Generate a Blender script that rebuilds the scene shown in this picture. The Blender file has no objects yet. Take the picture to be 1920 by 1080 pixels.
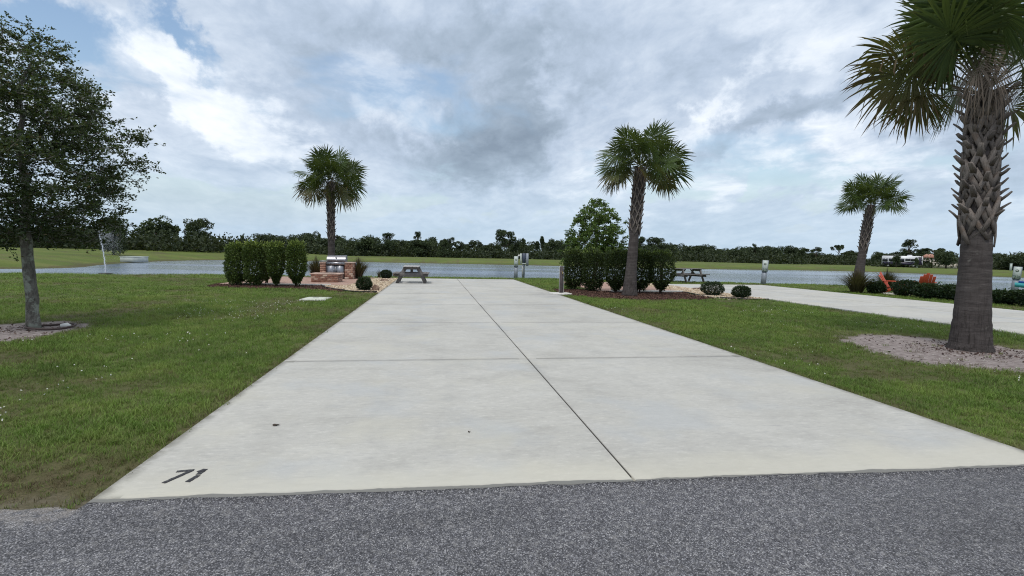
import bpy, math, random
import numpy as np
from mathutils import Matrix, Vector
PI = math.pi
C = bpy.context.scene.collection
SC = bpy.context.scene

# ------------------------------------------------------------------ camera
F = 950.0; H = 1.45; ROLL = .0195           # focal length in photo pixels (1920 wide), eye height
_Y = np.array([-146., 66., -F]); _Y /= np.linalg.norm(_Y)      # direction of the driveway seen by the camera
_u = np.array([math.cos(ROLL), -math.sin(ROLL), 0])
_Z = np.cross(_u, _Y); _Z /= np.linalg.norm(_Z); _X = np.cross(_Y, _Z)
R3 = np.array([_X, _Y, _Z])
cam_d = bpy.data.cameras.new('camera'); cam = bpy.data.objects.new('camera', cam_d); C.objects.link(cam)
cam_d.sensor_width = 36; cam_d.lens = 36 * F / 1920; cam_d.clip_start = .05; cam_d.clip_end = 9000
M = Matrix([list(r) for r in R3]).to_4x4(); M.translation = (0, 0, H); cam.matrix_world = M
SC.camera = cam

def G(px, py, z=0.):                         # the point at height z that a sight line meets
    d = R3 @ np.array([px - 960, 540 - py, -F]); t = (z - H) / d[2]
    p = d * t; return (float(p[0]), float(p[1]), z)
def AT(px, dist):                            # ground position at a given distance along a bearing
    hy = 474 + (px - 814) * ROLL
    d = R3 @ np.array([px - 960, 540 - hy, -F]); n = math.hypot(d[0], d[1])
    return float(d[0] / n * dist), float(d[1] / n * dist)
def ZAT(x, y, py):                           # height at which the vertical through x, y crosses a sight line row
    lo, hi = -5., 60.
    for _ in range(40):
        m = (lo + hi) / 2
        c = R3.T @ np.array([x, y, m - H])
        if 540 - F * c[1] / -c[2] > py: lo = m
        else: hi = m
    return m

# ------------------------------------------------------------------ node helper
class NT:
    def __init__(s, tree): s.t = tree; tree.nodes.clear()
    def n(s, typ, _out=0, **k):
        nd = s.t.nodes.new(typ)
        for a, v in k.items():
            if a.startswith('i_'):
                key = a[2:]; key = int(key) if key.isdigit() else key.replace('_', ' ')
                s.set(nd, key, v)
            else: setattr(nd, a, v)
        return nd
    def set(s, nd, key, v):
        sock = nd.inputs[key]
        if isinstance(v, bpy.types.NodeSocket): s.t.links.new(v, sock)
        elif isinstance(v, bpy.types.Node): s.t.links.new(v.outputs[0], sock)
        else:
            if isinstance(v, (tuple, list)) and len(v) == 3 and sock.type == 'RGBA': v = (*v, 1)
            sock.default_value = v
    def noise(s, scale, detail=4, rough=.55, vec=None, dist=0, col=False):
        nd = s.n('ShaderNodeTexNoise', i_Scale=scale, i_Detail=detail, i_Roughness=rough, i_Distortion=dist)
        if vec is not None: s.set(nd, 'Vector', vec)
        return nd.outputs[1 if col else 0]
    def ramp(s, fac, stops, mode='LINEAR'):
        nd = s.n('ShaderNodeValToRGB'); s.set(nd, 0, fac); cr = nd.color_ramp; cr.interpolation = mode
        while len(cr.elements) < len(stops): cr.elements.new(.5)
        for e, (p, c) in zip(cr.elements, stops):
            e.position = p
            if not isinstance(c, (tuple, list)): c = (c, c, c)
            e.color = (*c, 1)
        return nd.outputs[0]
    def mr(s, v, a, b, c=0., d=1., smooth=True):
        nd = s.n('ShaderNodeMapRange', interpolation_type='SMOOTHSTEP' if smooth else 'LINEAR')
        for i, x in enumerate((v, a, b, c, d)): s.set(nd, i, x)
        return nd.outputs[0]
    def mix(s, a, b, f, mode='MIX'):
        nd = s.n('ShaderNodeMix', data_type='RGBA', blend_type=mode)
        s.set(nd, 0, f); s.set(nd, 6, a); s.set(nd, 7, b); return nd.outputs[2]
    def m(s, op, a, b=0., c=0., clamp=False):
        nd = s.n('ShaderNodeMath', operation=op, use_clamp=clamp)
        s.set(nd, 0, a); s.set(nd, 1, b); s.set(nd, 2, c); return nd.outputs[0]
    def vm(s, op, a, b=(0, 0, 0), sc=None):
        nd = s.n('ShaderNodeVectorMath', operation=op); s.set(nd, 0, a); s.set(nd, 1, b)
        if sc is not None: s.set(nd, 'Scale', sc)
        return nd.outputs[1 if op in ('LENGTH', 'DOT_PRODUCT', 'DISTANCE') else 0]
    def mapping(s, v, scale=(1, 1, 1), rot=(0, 0, 0), loc=(0, 0, 0)):
        return s.n('ShaderNodeMapping', i_Vector=v, i_Scale=scale, i_Rotation=rot, i_Location=loc).outputs[0]
    def attr(s, name): return s.n('ShaderNodeAttribute', attribute_name=name).outputs['Fac']
    def bump(s, h, dist, strength=1.): return s.n('ShaderNodeBump', i_Height=h, i_Distance=dist, i_Strength=strength).outputs[0]
MATS = {}
def material(name, build):
    if name in MATS: return MATS[name]
    m = bpy.data.materials.new(name); m.use_nodes = True; t = NT(m.node_tree)
    r = build(t); out = t.n('ShaderNodeOutputMaterial'); t.set(out, 0, r); MATS[name] = m; return m
def P(t, col, rough=.8, metal=0., spec=.5, normal=None, **k):
    nd = t.n('ShaderNodeBsdfPrincipled'); t.set(nd, 'Base Color', col); t.set(nd, 'Roughness', rough); t.set(nd, 'Metallic', metal)
    t.set(nd, 'Specular IOR Level', spec)
    if normal is not None: t.set(nd, 'Normal', normal)
    for a, v in k.items(): t.set(nd, a.replace('_', ' '), v)
    return nd.outputs[0]
def pos(t): return t.n('ShaderNodeNewGeometry').outputs['Position']
def obc(t): return t.n('ShaderNodeTexCoord').outputs['Object']

# ------------------------------------------------------------------ sky and sun
w = bpy.data.worlds.new('World'); SC.world = w; w.use_nodes = True
t = NT(w.node_tree)
SUN_EL, SUN_AZ = math.radians(62), math.radians(205)     # high, behind and to the left of the viewer
sky = t.n('ShaderNodeTexSky', sky_type='NISHITA', sun_disc=False, sun_elevation=SUN_EL, sun_rotation=SUN_AZ, altitude=0, air_density=1.3, dust_density=1.5, ozone_density=1.5)
D = t.n('ShaderNodeTexCoord').outputs['Generated']
sep = t.n('ShaderNodeSeparateXYZ', i_0=D); dz = t.m('MAXIMUM', sep.outputs[2], 0.)
den = t.m('ADD', dz, .24)
pl = t.n('ShaderNodeCombineXYZ', i_0=t.m('DIVIDE', sep.outputs[0], den), i_1=t.m('DIVIDE', sep.outputs[1], den), i_2=0.).outputs[0]
wob = t.noise(1.6, 3, .5, pl, col=True)
plw = t.vm('ADD', pl, t.vm('SCALE', t.vm('SUBTRACT', wob, (.5, .5, .5)), sc=.28))
n1 = t.noise(1.15, 7, .56, t.mapping(plw, (1, .85, 1), (0, 0, .6), (3.1, 1.7, 0)))
n2 = t.noise(2.9, 9, .58, t.mapping(plw, (1.15, .85, 1), (0, 0, -.75), (7.3, 4.1, 0)))
n3 = t.noise(1.0, 6, .52, t.mapping(plw, (1, 1, 1), (0, 0, 0), (12.7, 9.4, 0)))
nf = t.noise(5.5, 8, .6, t.mapping(plw, (1.1, .9, 1), (0, 0, -.5), (1, 2, 0)))
dwob = t.noise(4.5, 8, .62, D, col=True)
Dw = t.vm('ADD', D, t.vm('SCALE', t.vm('SUBTRACT', dwob, (.5, .5, .5)), sc=.34))
def cloud(px, py, rx, ry, ang=0.):         # a cloud bank (or a gap) round one bearing: 1 in its middle, 0 outside
    d = R3 @ np.array([px - 960, 540 - py, -F]); d /= np.linalg.norm(d)
    h = np.cross(d, [0, 0, 1]); h /= np.linalg.norm(h); v = np.cross(h, d)
    ca, sa = math.cos(ang), math.sin(ang)
    e1 = h * ca + v * sa; e2 = -h * sa + v * ca
    k = 1 / math.hypot(F, math.hypot(px - 960, py - 540))
    q = t.vm('SUBTRACT', Dw, tuple(d))
    a = t.m('DIVIDE', t.vm('DOT_PRODUCT', q, tuple(e1)), rx * k); b = t.m('DIVIDE', t.vm('DOT_PRODUCT', q, tuple(e2)), ry * k)
    c = t.m('DIVIDE', t.vm('DOT_PRODUCT', q, tuple(d)), 1.2 * max(rx, ry) * k)
    r2 = t.m('ADD', t.m('ADD', t.m('MULTIPLY', a, a), t.m('MULTIPLY', b, b)), t.m('MULTIPLY', c, c))
    return t.m('EXPONENT', t.m('MULTIPLY', r2, -1.))
def total(lst):
    o = None
    for amp, args in lst:
        x = t.m('MULTIPLY', cloud(*args), amp); o = x if o is None else t.m('ADD', o, x)
    return o
# darker cloud undersides
darks = total([(.34, (900, 260, 150, 75, .5)), (.22, (1010, 200, 130, 70, .3)), (.18, (830, 90, 300, 80, .1)), (.36, (1470, 235, 240, 42, .12)), (.24, (1760, 270, 160, 45, 0)),
               (.2, (1340, 130, 260, 70, .3)), (.16, (640, 240, 140, 40, -.3)), (.12, (1000, 40, 300, 60, 0)), (.16, (1740, 405, 100, 24, 0)), (.12, (560, 100, 200, 60, -.3))])
# bright edges
brights = total([(.3, (730, 200, 170, 70, -.45)), (.25, (380, 150, 200, 70, -.6)), (.3, (1060, 130, 60, 90, 0)), (.32, (1350, 190, 150, 30, .4)), (.2, (1300, 350, 320, 70, 0)), (.22, (260, 110, 160, 30, -.6)), (.25, (1480, 60, 120, 80, 0)),
                 (.2, (1590, 280, 70, 60, 0)), (.2, (1900, 330, 200, 60, 0)), (.2, (470, 240, 90, 60, -.5))])
# openings where the blue shows
gaps = total([(1.15, (300, 42, 130, 28, -.45)), (1.1, (40, 40, 160, 60, .2)), (.6, (110, 120, 120, 60, 0)), (.7, (1400, 386, 60, 9, 0)), (.6, (1180, 212, 26, 12, 0)), (.35, (330, 380, 170, 60, 0)), (.3, (1150, 395, 330, 30, 0)),
              (.3, (650, 15, 90, 20, -.4)), (.3, (-300, 100, 260, 200, 0))])
shade = t.m('ADD', t.m('MULTIPLY', n1, .5), t.m('MULTIPLY', n2, .5))
shade = t.m('ADD', t.mr(shade, .36, .64, 0., 1.), t.m('MULTIPLY', t.m('SUBTRACT', nf, .5), 1.1))
edge = t.m('ADD', t.m('MULTIPLY', t.m('SUBTRACT', nf, .5), .9), t.m('MULTIPLY', t.m('SUBTRACT', n2, .5), 1.0))
dk = t.mr(t.m('ADD', darks, t.m('MULTIPLY', edge, .45)), .08, .36)      # ragged but defined edges
br = t.mr(t.m('ADD', brights, t.m('MULTIPLY', edge, .6)), .10, .34)
shade = t.m('SUBTRACT', t.m('ADD', t.m('MULTIPLY', shade, .62), t.m('MULTIPLY', br, .5)), t.m('MULTIPLY', dk, .70))
nh = t.noise(13., 6, .62, t.mapping(plw, (1.2, .8, 1), (0, 0, .5), (5, 8, 0)))
shade = t.m('ADD', t.m('ADD', shade, .08), t.m('MULTIPLY', t.m('SUBTRACT', nh, .5), .75))
cl = t.ramp(t.mr(shade, -.7, 1.5, 0, 1, False), [(0, (.235, .30, .385)), (.2, (.33, .41, .51)), (.4, (.46, .55, .68)), (.62, (.64, .72, .83)), (.85, (.86, .91, .97)), (1, (.97, .99, 1.))])
low = t.mr(dz, .0, .22, 1., 0.)            # thick pale air towards the horizon
cl = t.mix(cl, (.48, .62, .745), t.m('MULTIPLY', low, .7))
up = t.mr(dz, .42, .95, 0., 1.)            # the overcast is brighter overhead, beneath the high sun
cl = t.mix(cl, (1.25, 1.25, 1.22), t.m('MULTIPLY', up, .75))
cover = t.m('SUBTRACT', t.m('ADD', t.mr(n3, .38, .56, .42, 1.15), t.m('MULTIPLY', t.m('SUBTRACT', nf, .5), 1.1)), gaps)
cover = t.m('MAXIMUM', t.mr(cover, .0, .8, .0, 1.), t.mr(dz, .03, .20, .97, 0.))
bg1 = t.n('ShaderNodeBackground', i_0=sky, i_1=.14); bg2 = t.n('ShaderNodeBackground', i_0=cl, i_1=1.)
mx = t.n('ShaderNodeMixShader', i_0=cover, i_1=bg1, i_2=bg2)
t.n('ShaderNodeOutputWorld', i_0=mx)
w.cycles.sampling_method = 'MANUAL'; w.cycles.sample_map_resolution = 512
sd = bpy.data.lights.new('sun', 'SUN'); sd.energy = 1.5; sd.angle = math.radians(10); sd.color = (1, .96, .9)
so = bpy.data.objects.new('sun', sd); C.objects.link(so)
_sd = Vector((math.sin(SUN_AZ) * math.cos(SUN_EL), math.cos(SUN_AZ) * math.cos(SUN_EL), math.sin(SUN_EL)))
so.rotation_euler = _sd.to_track_quat('Z', 'Y').to_euler()
SC.view_settings.view_transform = 'Standard'; SC.view_settings.look = 'None'; SC.view_settings.gamma = 1; SC.view_settings.exposure = 0.17
SC.view_settings.use_curve_mapping = False
SC.cycles.use_denoising = True; SC.cycles.denoiser = 'OPENIMAGEDENOISE'; SC.cycles.denoising_input_passes = 'RGB_ALBEDO_NORMAL'; SC.cycles.denoising_prefilter = 'NONE'; SC.cycles.filter_width = 1.1; SC.cycles.max_bounces = 6; SC.cycles.transparent_max_bounces = 8; SC.cycles.caustics_reflective = False; SC.cycles.caustics_refractive = False

# ------------------------------------------------------------------ mesh helpers
def mesh_np(name, V, Fs, attrs=None, mats=(), smooth=False, uv=None):
    V = np.asarray(V, np.float32).reshape(-1, 3); Fs = [np.asarray(f, np.int32) for f in (Fs if isinstance(Fs, list) else [Fs]) if len(f)]
    me = bpy.data.meshes.new(name); me.vertices.add(len(V)); me.vertices.foreach_set('co', V.ravel())
    loops = np.concatenate([f.ravel() for f in Fs]); tot = np.concatenate([np.full(len(f), f.shape[1]) for f in Fs])
    me.loops.add(len(loops)); me.loops.foreach_set('vertex_index', loops)
    me.polygons.add(len(tot)); st = np.concatenate([[0], np.cumsum(tot)[:-1]])
    me.polygons.foreach_set('loop_start', st.astype(np.int32)); me.polygons.foreach_set('loop_total', tot.astype(np.int32))
    for k, a in (attrs or {}).items():
        at = me.attributes.new(k, 'FLOAT', 'POINT'); at.data.foreach_set('value', np.asarray(a, np.float32))
    me.update(calc_edges=True); me.validate()
    for m in (mats if isinstance(mats, (list, tuple)) else [mats]): me.materials.append(m)
    if smooth: me.polygons.foreach_set('use_smooth', np.ones(len(me.polygons), bool))
    return me
def link(name, me, parent=None, loc=None, rz=None, **props):
    o = bpy.data.objects.new(name, me); C.objects.link(o)
    if parent is not None: o.parent = parent
    if loc is not None: o.location = loc
    if rz is not None: o.rotation_euler = (0, 0, rz)
    for k, v in props.items():
        if v is not None: o[k] = v
    return o
def thing(name, label, cat, loc=(0, 0, 0), rz=0, group=None, me=None):
    return link(name, me, None, loc, rz, label=label, category=cat, group=group)
def struct(name, me, parent=None, **k): 
    o = link(name, me, parent, **k)
    if parent is None: o['kind'] = 'structure'
    return o
class MB:
    """collects simple solids of one part"""
    def __init__(s): s.v = []; s.f4 = []; s.f3 = []; s.n = 0; s.t = []
    def add(s, V, F4=(), F3=(), tint=0.):
        V = np.asarray(V, float).reshape(-1, 3); s.v.append(V)
        if len(F4): s.f4.append(np.asarray(F4) + s.n)
        if len(F3): s.f3.append(np.asarray(F3) + s.n)
        s.t.append(np.broadcast_to(np.asarray(tint, float), (len(V),))); s.n += len(V); return s
    def box(s, c, size, rot=(0, 0, 0), b=0., tint=0.):
        c = np.array(c, float); hx, hy, hz = [q / 2 for q in size]
        Rm = np.array(Matrix.Rotation(rot[2], 3, 'Z') @ Matrix.Rotation(rot[1], 3, 'Y') @ Matrix.Rotation(rot[0], 3, 'X'))
        if b <= 0:
            V = np.array([[x, y, z] for z in (-hz, hz) for x, y in ((-hx, -hy), (hx, -hy), (hx, hy), (-hx, hy))])
            Fq = [[3, 2, 1, 0], [4, 5, 6, 7], [0, 1, 5, 4], [1, 2, 6, 5], [2, 3, 7, 6], [3, 0, 4, 7]]
        else:
            V = []; 
            for z, i in ((-hz, b), (-hz + b, 0), (hz - b, 0), (hz, b)):
                V += [[x, y, z] for x, y in ((-hx + i, -hy + i), (hx - i, -hy + i), (hx - i, hy - i), (-hx + i, hy - i))]
            V = np.array(V); Fq = [[3, 2, 1, 0], [12, 13, 14, 15]]
            for k in range(3):
                for j in range(4): Fq.append([k * 4 + j, k * 4 + (j + 1) % 4, k * 4 + 4 + (j + 1) % 4, k * 4 + 4 + j])
        return s.add(V @ Rm.T + c, Fq, tint=tint)
    def bar(s, a, b_, w_, h_, tint=0., bev=0.):
        a = Vector(a); b_ = Vector(b_); d = b_ - a; L = d.length
        q = d.to_track_quat('X', 'Z'); e = q.to_euler('XYZ')
        return s.box((a + b_) / 2, (L, w_, h_), tuple(e), bev, tint)
    def tube(s, path, rad, k=8, tint=0., cap=True):
        path = np.asarray(path, float); rad = np.broadcast_to(rad, (len(path),)); n = len(path)
        T = np.gradient(path, axis=0); T /= np.linalg.norm(T, axis=1)[:, None] + 1e-9
        ref = np.array([0, 0, 1.]) if abs(T[0][2]) < .9 else np.array([1., 0, 0])
        V = []
        U = np.cross(T[0], ref); U /= np.linalg.norm(U)
        for i in range(n):
            U = U - T[i] * (U @ T[i]); U /= np.linalg.norm(U) + 1e-9; W_ = np.cross(T[i], U)
            for j in range(k):
                a = 2 * PI * j / k; V.append(path[i] + rad[i] * (U * math.cos(a) + W_ * math.sin(a)))
        Fq = [[i * k + j, i * k + (j + 1) % k, (i + 1) * k + (j + 1) % k, (i + 1) * k + j] for i in range(n - 1) for j in range(k)]
        V += [path[0], path[-1]]; F3 = []
        if cap:
            F3 = [[n * k, (j + 1) % k, j] for j in range(k)] + [[n * k + 1, (n - 1) * k + j, (n - 1) * k + (j + 1) % k] for j in range(k)]
        if not np.isscalar(tint): tint = np.concatenate([np.repeat(tint, k), [tint[0], tint[-1]]])
        return s.add(V, Fq, F3, tint=tint)
    def mesh(s, name, mats, smooth=False, extra=None):
        V = np.concatenate(s.v); fs = []
        if s.f4: fs.append(np.concatenate(s.f4))
        if s.f3: fs.append(np.concatenate(s.f3))
        at = {'tint': np.concatenate(s.t)}
        if extra: at.update(extra)
        return mesh_np(name, V, fs, at, mats, smooth)
    def build(s, name, mats, parent=None, smooth=False, **k): return link(name, s.mesh(name, mats, smooth), parent, **k)
def unit(v): return v / (np.linalg.norm(v, axis=-1, keepdims=True) + 1e-9)
def leaf_cards(rng, Pn, D, L, W, fold=.15):
    """small diamond leaves: base points, directions, length and width; a slight fold along the midrib"""
    n = len(Pn); D = unit(D); Rv = unit(rng.normal(size=(n, 3))); S = unit(np.cross(D, Rv)); Nn = np.cross(S, D)
    L = np.broadcast_to(L, (n,))[:, None]; W = np.broadcast_to(W, (n,))[:, None]
    V = np.stack([Pn, Pn + D * L * .5 + S * W * .5 + Nn * L * fold, Pn + D * L, Pn + D * L * .5 - S * W * .5 + Nn * L * fold], 1)
    return V.reshape(-1, 3), np.arange(n * 4).reshape(n, 4)
def poly_sheet(name, pts, z, mat, **k):
    me = bpy.data.meshes.new(name); zz = z - .05; n = len(pts)
    V = [(x, y, zz) for x, y in pts] + [(x, y, z) for x, y in pts]
    me.from_pydata(V, [], [list(range(n))[::-1], list(range(n, 2 * n))] + [[i, (i + 1) % n, n + (i + 1) % n, n + i] for i in range(n)])
    me.materials.append(mat); return me
def inside(pts, poly):
    x, y = pts[:, 0], pts[:, 1]; r = np.zeros(len(pts), bool); n = len(poly)
    for i in range(n):
        x1, y1 = poly[i]; x2, y2 = poly[(i + 1) % n]
        c = ((y1 > y) != (y2 > y)); r ^= c & (x < (x2 - x1) * (y - y1) / (y2 - y1 + 1e-12) + x1)
    return r
def sdist(pts, poly):
    d = np.full(len(pts), 1e9); n = len(poly)
    for i in range(n):
        a = np.array(poly[i]); b = np.array(poly[(i + 1) % n]); ab = b - a
        tt = np.clip(((pts - a) @ ab) / (ab @ ab), 0, 1); d = np.minimum(d, np.linalg.norm(pts - a - tt[:, None] * ab, axis=1))
    return np.where(inside(pts, poly), -d, d)
def smooth_poly(p, it=2):
    p = np.array(p, float)
    for _ in range(it):
        q = np.roll(p, -1, 0); p = np.stack([p * .75 + q * .25, p * .25 + q * .75], 1).reshape(-1, 2)
    return [tuple(x) for x in p]
def vnoise(x, y, seed=0):
    """cheap smooth value noise"""
    r = np.random.default_rng(seed).random((64, 64)); xi = np.floor(x).astype(int); yi = np.floor(y).astype(int); fx = x - xi; fy = y - yi
    fx = fx * fx * (3 - 2 * fx); fy = fy * fy * (3 - 2 * fy); g = lambda a, b: r[a % 64, b % 64]
    return (g(xi, yi) * (1 - fx) + g(xi + 1, yi) * fx) * (1 - fy) + (g(xi, yi + 1) * (1 - fx) + g(xi + 1, yi + 1) * fx) * fy
def sstep(x, a, b): q = np.clip((x - a) / (b - a), 0, 1); return q * q * (3 - 2 * q)

# ------------------------------------------------------------------ layout of the place
X0, XC, X1, YF, YE = -1.89, 1.275, 4.47, 2.98, 28.3          # our driveway
NX0, NX1, NYE = 11.85, 17.85, 25.5                          # the neighbour's driveway
POND = smooth_poly([(-95, 24), (-45, 28.5), (-21, 31.2), (-11, 32.4), (3, 33), (10, 32.4), (18.5, 30.5), (24, 29), (31, 25), (45, 18), (70, 8), (100, -5),
    (112, 20), (92, 48), (84, 60), (83, 70), (81, 79), (74, 85.5), (58, 84), (41, 82), (28, 87), (14, 91), (0, 93.5), (-11, 95), (-22, 95.5), (-32, 95), (-38, 88), (-38, 75), (-35, 60), (-31, 50), (-33, 46), (-42, 43), (-60, 40), (-95, 36)], 2)
OAK = (-6.93, 9.97); PALM = (8.95, 7.19)
MULCH_A = [(-8.6, 21.0), (-8.3, 20.4), (-6.6, 20.0), (-5.4, 19.9), (-4.5, 19.5), (-3.7, 18.9), (-3.1, 18.75), (-3.4, 19.4), (-4.2, 20.6), (-4.4, 21.9), (-8.8, 22.6)]
GRAVEL_A = [(-1.91, 18.35), (-2.7, 18.55), (-3.1, 18.75), (-3.4, 19.4), (-4.2, 20.6), (-4.4, 21.7), (-3.6, 21.75), (-3.3, 24.), (-3.2, 28.3), (-1.91, 28.3)]
PATIO_A = [(-8.6, 21.95), (-3.55, 21.75), (-3.2, 28.5), (-8.6, 28.5)]
MULCH_B = [(4.62, 18.3), (5.0, 17.6), (5.7, 16.5), (6.8, 16.15), (8.0, 16.1), (9.2, 16.3), (10.0, 16.9), (9.9, 18.0), (10.2, 19.6), (9.0, 19.5), (7.2, 19.6), (6.8, 20.6), (5.0, 21.0)]
PATIO_B = [(6.6, 19.75), (10.35, 19.75), (10.35, 26.5), (6.6, 26.5)]
GRAVEL_B = [(9.95, 16.85), (10.9, 16.35), (11.83, 16.45), (11.83, 25.5), (10.4, 25.5), (10.3, 19.6), (9.95, 18.0)]
BED_C = [(18.9, 17.2), (20.6, 15.6), (23.2, 14.2), (27., 13.6), (28., 17.), (26, 22), (23.5, 25.5), (20.5, 24.5), (18.9, 22)]
def blob(c, rx, ry, seed, amp=.18, n=40, ang=0):
    r = random.Random(seed); ph = [r.random() * 6.28 for _ in range(5)]; o = []
    for i in range(n):
        a = 2 * PI * i / n; k = 1 + amp * sum(math.sin(a * (j + 2) + ph[j]) / (j + 1.5) for j in range(5))
        x, y = rx * k * math.cos(a), ry * k * math.sin(a)
        o.append((c[0] + x * math.cos(ang) - y * math.sin(ang), c[1] + x * math.sin(ang) + y * math.cos(ang)))
    return o
SAND_OAK = smooth_poly([G(*q)[:2] for q in [(172, 606), (150, 617), (112, 626), (60, 636), (0, 643), (-60, 640), (-90, 622), (-50, 612), (0, 608), (60, 605), (120, 603)]], 1)
SAND_PALM = smooth_poly([G(*q)[:2] for q in [(1568, 633), (1600, 647), (1650, 664), (1700, 676), (1760, 684), (1830, 690), (1900, 697), (2000, 704), (2080, 690), (2050, 672), (1920, 656), (1850, 646), (1780, 639), (1720, 631), (1660, 628), (1600, 628)]], 1)
HARD = [[(X0, YF - .2), (X1, YF - .2), (X1, YE), (X0, YE)], [(NX0 - .02, 0), (NX1 + .02, 0), (NX1 + .02, NYE), (NX0 - .02, NYE)]]
BEDS = [MULCH_A, GRAVEL_A, PATIO_A, MULCH_B, PATIO_B, GRAVEL_B]
def bare_amount(p):
    """1 on bare sand, 0 on lawn"""
    nn = (vnoise(p[:, 0] * 5, p[:, 1] * 5, 5) - .5) * .5 + (vnoise(p[:, 0] * 17, p[:, 1] * 17, 6) - .5) * .3
    b = np.maximum(sstep(-sdist(p, SAND_OAK) + nn * .5, -.08, .12), sstep(-sdist(p, SAND_PALM) + nn * .6, -.1, .14))
    v = sstep(-(p[:, 1] - 3.12) + nn * .35, -.1, .12)            # worn verge beside the road
    return np.clip(np.maximum(b, v * .3), 0, 1)
def thin_amount(p):
    """where the turf is thin and brown"""
    a = sstep(vnoise(p[:, 0] * .7 + 9, p[:, 1] * .7, 11) + .45 * vnoise(p[:, 0] * 3, p[:, 1] * 3, 12), .74, 1.15) * .7
    e = np.minimum(np.abs(p[:, 0] - X0), np.abs(p[:, 0] - X1)); e = sstep(-e, -.22, -.04) * .8
    c = sstep(-np.hypot((p[:, 0] + 2.4) * .8, p[:, 1] - 3.3), -1.1, -.1)
    s = sstep(-sdist(p, SAND_PALM), -1., 0) * .5; s2 = sstep(-sdist(p, SAND_OAK), -.6, 0) * .4
    v = sstep(-(p[:, 1] - 3.16), -.12, .12)
    return np.clip(np.maximum.reduce([a, e, c, s, s2, v]), 0, 1)
def height(p):
    d = sdist(p, POND); far = sstep(p[:, 1], 36, 46); left = sstep(-p[:, 0], 22, 40) * far
    top = .0 * (1 - far) + .22 * far + .75 * left * sstep(d, 3, 26); wd = 2.4 + far * 5
    z = np.where(d < 0, -.5 - .5 * sstep(-d, 0, 4), -.5 + (top + .5) * sstep(d, 0, wd) ** .9)
    R = np.hypot(p[:, 0], p[:, 1]); bump = (vnoise(p[:, 0] * .35, p[:, 1] * .35, 1) - .5) * .05 * sstep(R, 14, 40) + (vnoise(p[:, 0] * .03, p[:, 1] * .03, 2) - .5) * .5 * sstep(R, 110, 260)
    z = z + np.where(d > 1, bump, 0)
    hard = np.full(len(p), 1e9)
    for q in HARD + BEDS: hard = np.minimum(hard, sdist(p, q))
    return z - .012 * sstep(-hard, -.02, .1)
def hz(x, y): return float(height(np.array([[x, y]]))[0])

# ------------------------------------------------------------------ lawn colour shared by turf and soil
def lawn_col(t, p):
    big = t.noise(.22, 3, .5, p); mid = t.noise(1.3, 4, .6, p); fine = t.noise(9, 3, .6, p)
    c = t.ramp(t.m('ADD', t.m('MULTIPLY', mid, .65), t.m('MULTIPLY', big, .35)), [(.3, (.060, .122, .018)), (.5, (.135, .235, .036)), (.7, (.26, .33, .075))])
    return t.mix(c, (.19, .18, .075), t.m('MULTIPLY', t.mr(fine, .5, .72), .55))
def m_ground(t):
    p = pos(t); lawn = lawn_col(t, p); bare = t.attr('bare'); thin = t.attr('thin'); far = t.attr('far')
    n = t.noise(30, 5, .7, p); n_ = t.noise(4, 5, .65, p)
    soil = t.ramp(n, [(.3, (.05, .037, .022)), (.7, (.13, .10, .065))])
    sand = t.ramp(t.noise(9, 6, .7, p), [(.3, (.10, .08, .072)), (.46, (.225, .19, .18)), (.7, (.36, .32, .305))])
    near = t.mix(t.mix(lawn, (.02, .03, .008), .45), soil, .45)
    fl = t.ramp(t.noise(.16, 5, .6, t.mapping(p, (.5, 1.4, 1))), [(.3, (.066, .098, .02)), (.55, (.10, .13, .03)), (.75, (.145, .145, .05))])
    c = t.mix(near, fl, far)
    c = t.mix(c, soil, t.m('MULTIPLY', thin, .7)); c = t.mix(c, sand, bare)
    sh = t.attr('shore'); c = t.mix(c, (.07, .055, .032), t.m('MULTIPLY', sh, t.mr(n_, .3, .6)))
    return P(t, c, .95, spec=.15, normal=t.bump(t.m('ADD', n, t.noise(90, 3, .6, p)), .02, .7))
MG = material('ground_soil_and_far_grass', m_ground)
# ground: one sheet, fine near the camera and coarse at the horizon
radii = [.5]
while radii[-1] < 4500: radii.append(radii[-1] + max(.05, radii[-1] * .0165))
radii = np.array(radii)
hdg = math.atan2(R3[0] @ [0, 0, -1], R3[1] @ [0, 0, -1])
ang = np.concatenate([np.linspace(hdg - .95, hdg + .95, 400), np.linspace(hdg + .95, hdg - .95 + 2 * PI, 60)[1:-1]])
A, Rr = np.meshgrid(ang, radii); pp = np.stack([(Rr * np.sin(A)).ravel(), (Rr * np.cos(A)).ravel()], 1)
pp = np.vstack([pp, [[0, 0]]]); gz = height(pp); na = len(ang); nr = len(radii)
i, j = np.meshgrid(np.arange(nr - 1), np.arange(na), indexing='ij'); j2 = (j + 1) % na
Q = np.stack([i * na + j, (i + 1) * na + j, (i + 1) * na + j2, i * na + j2], -1).reshape(-1, 4)[:, ::-1]
T3 = np.array([[nr * na, k, (k + 1) % na] for k in range(na)])[:, ::-1]
dd = sdist(pp, POND); rr = np.hypot(pp[:, 0], pp[:, 1])
me = mesh_np('ground', np.c_[pp, gz], [Q, T3], {'bare': bare_amount(pp), 'thin': thin_amount(pp), 'far': sstep(rr, 22, 40), 'shore': sstep(-np.abs(dd - .6), -1.6, -.3) * sstep(pp[:, 1], 33, 40)}, MG, True)
struct('ground', me)

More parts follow.
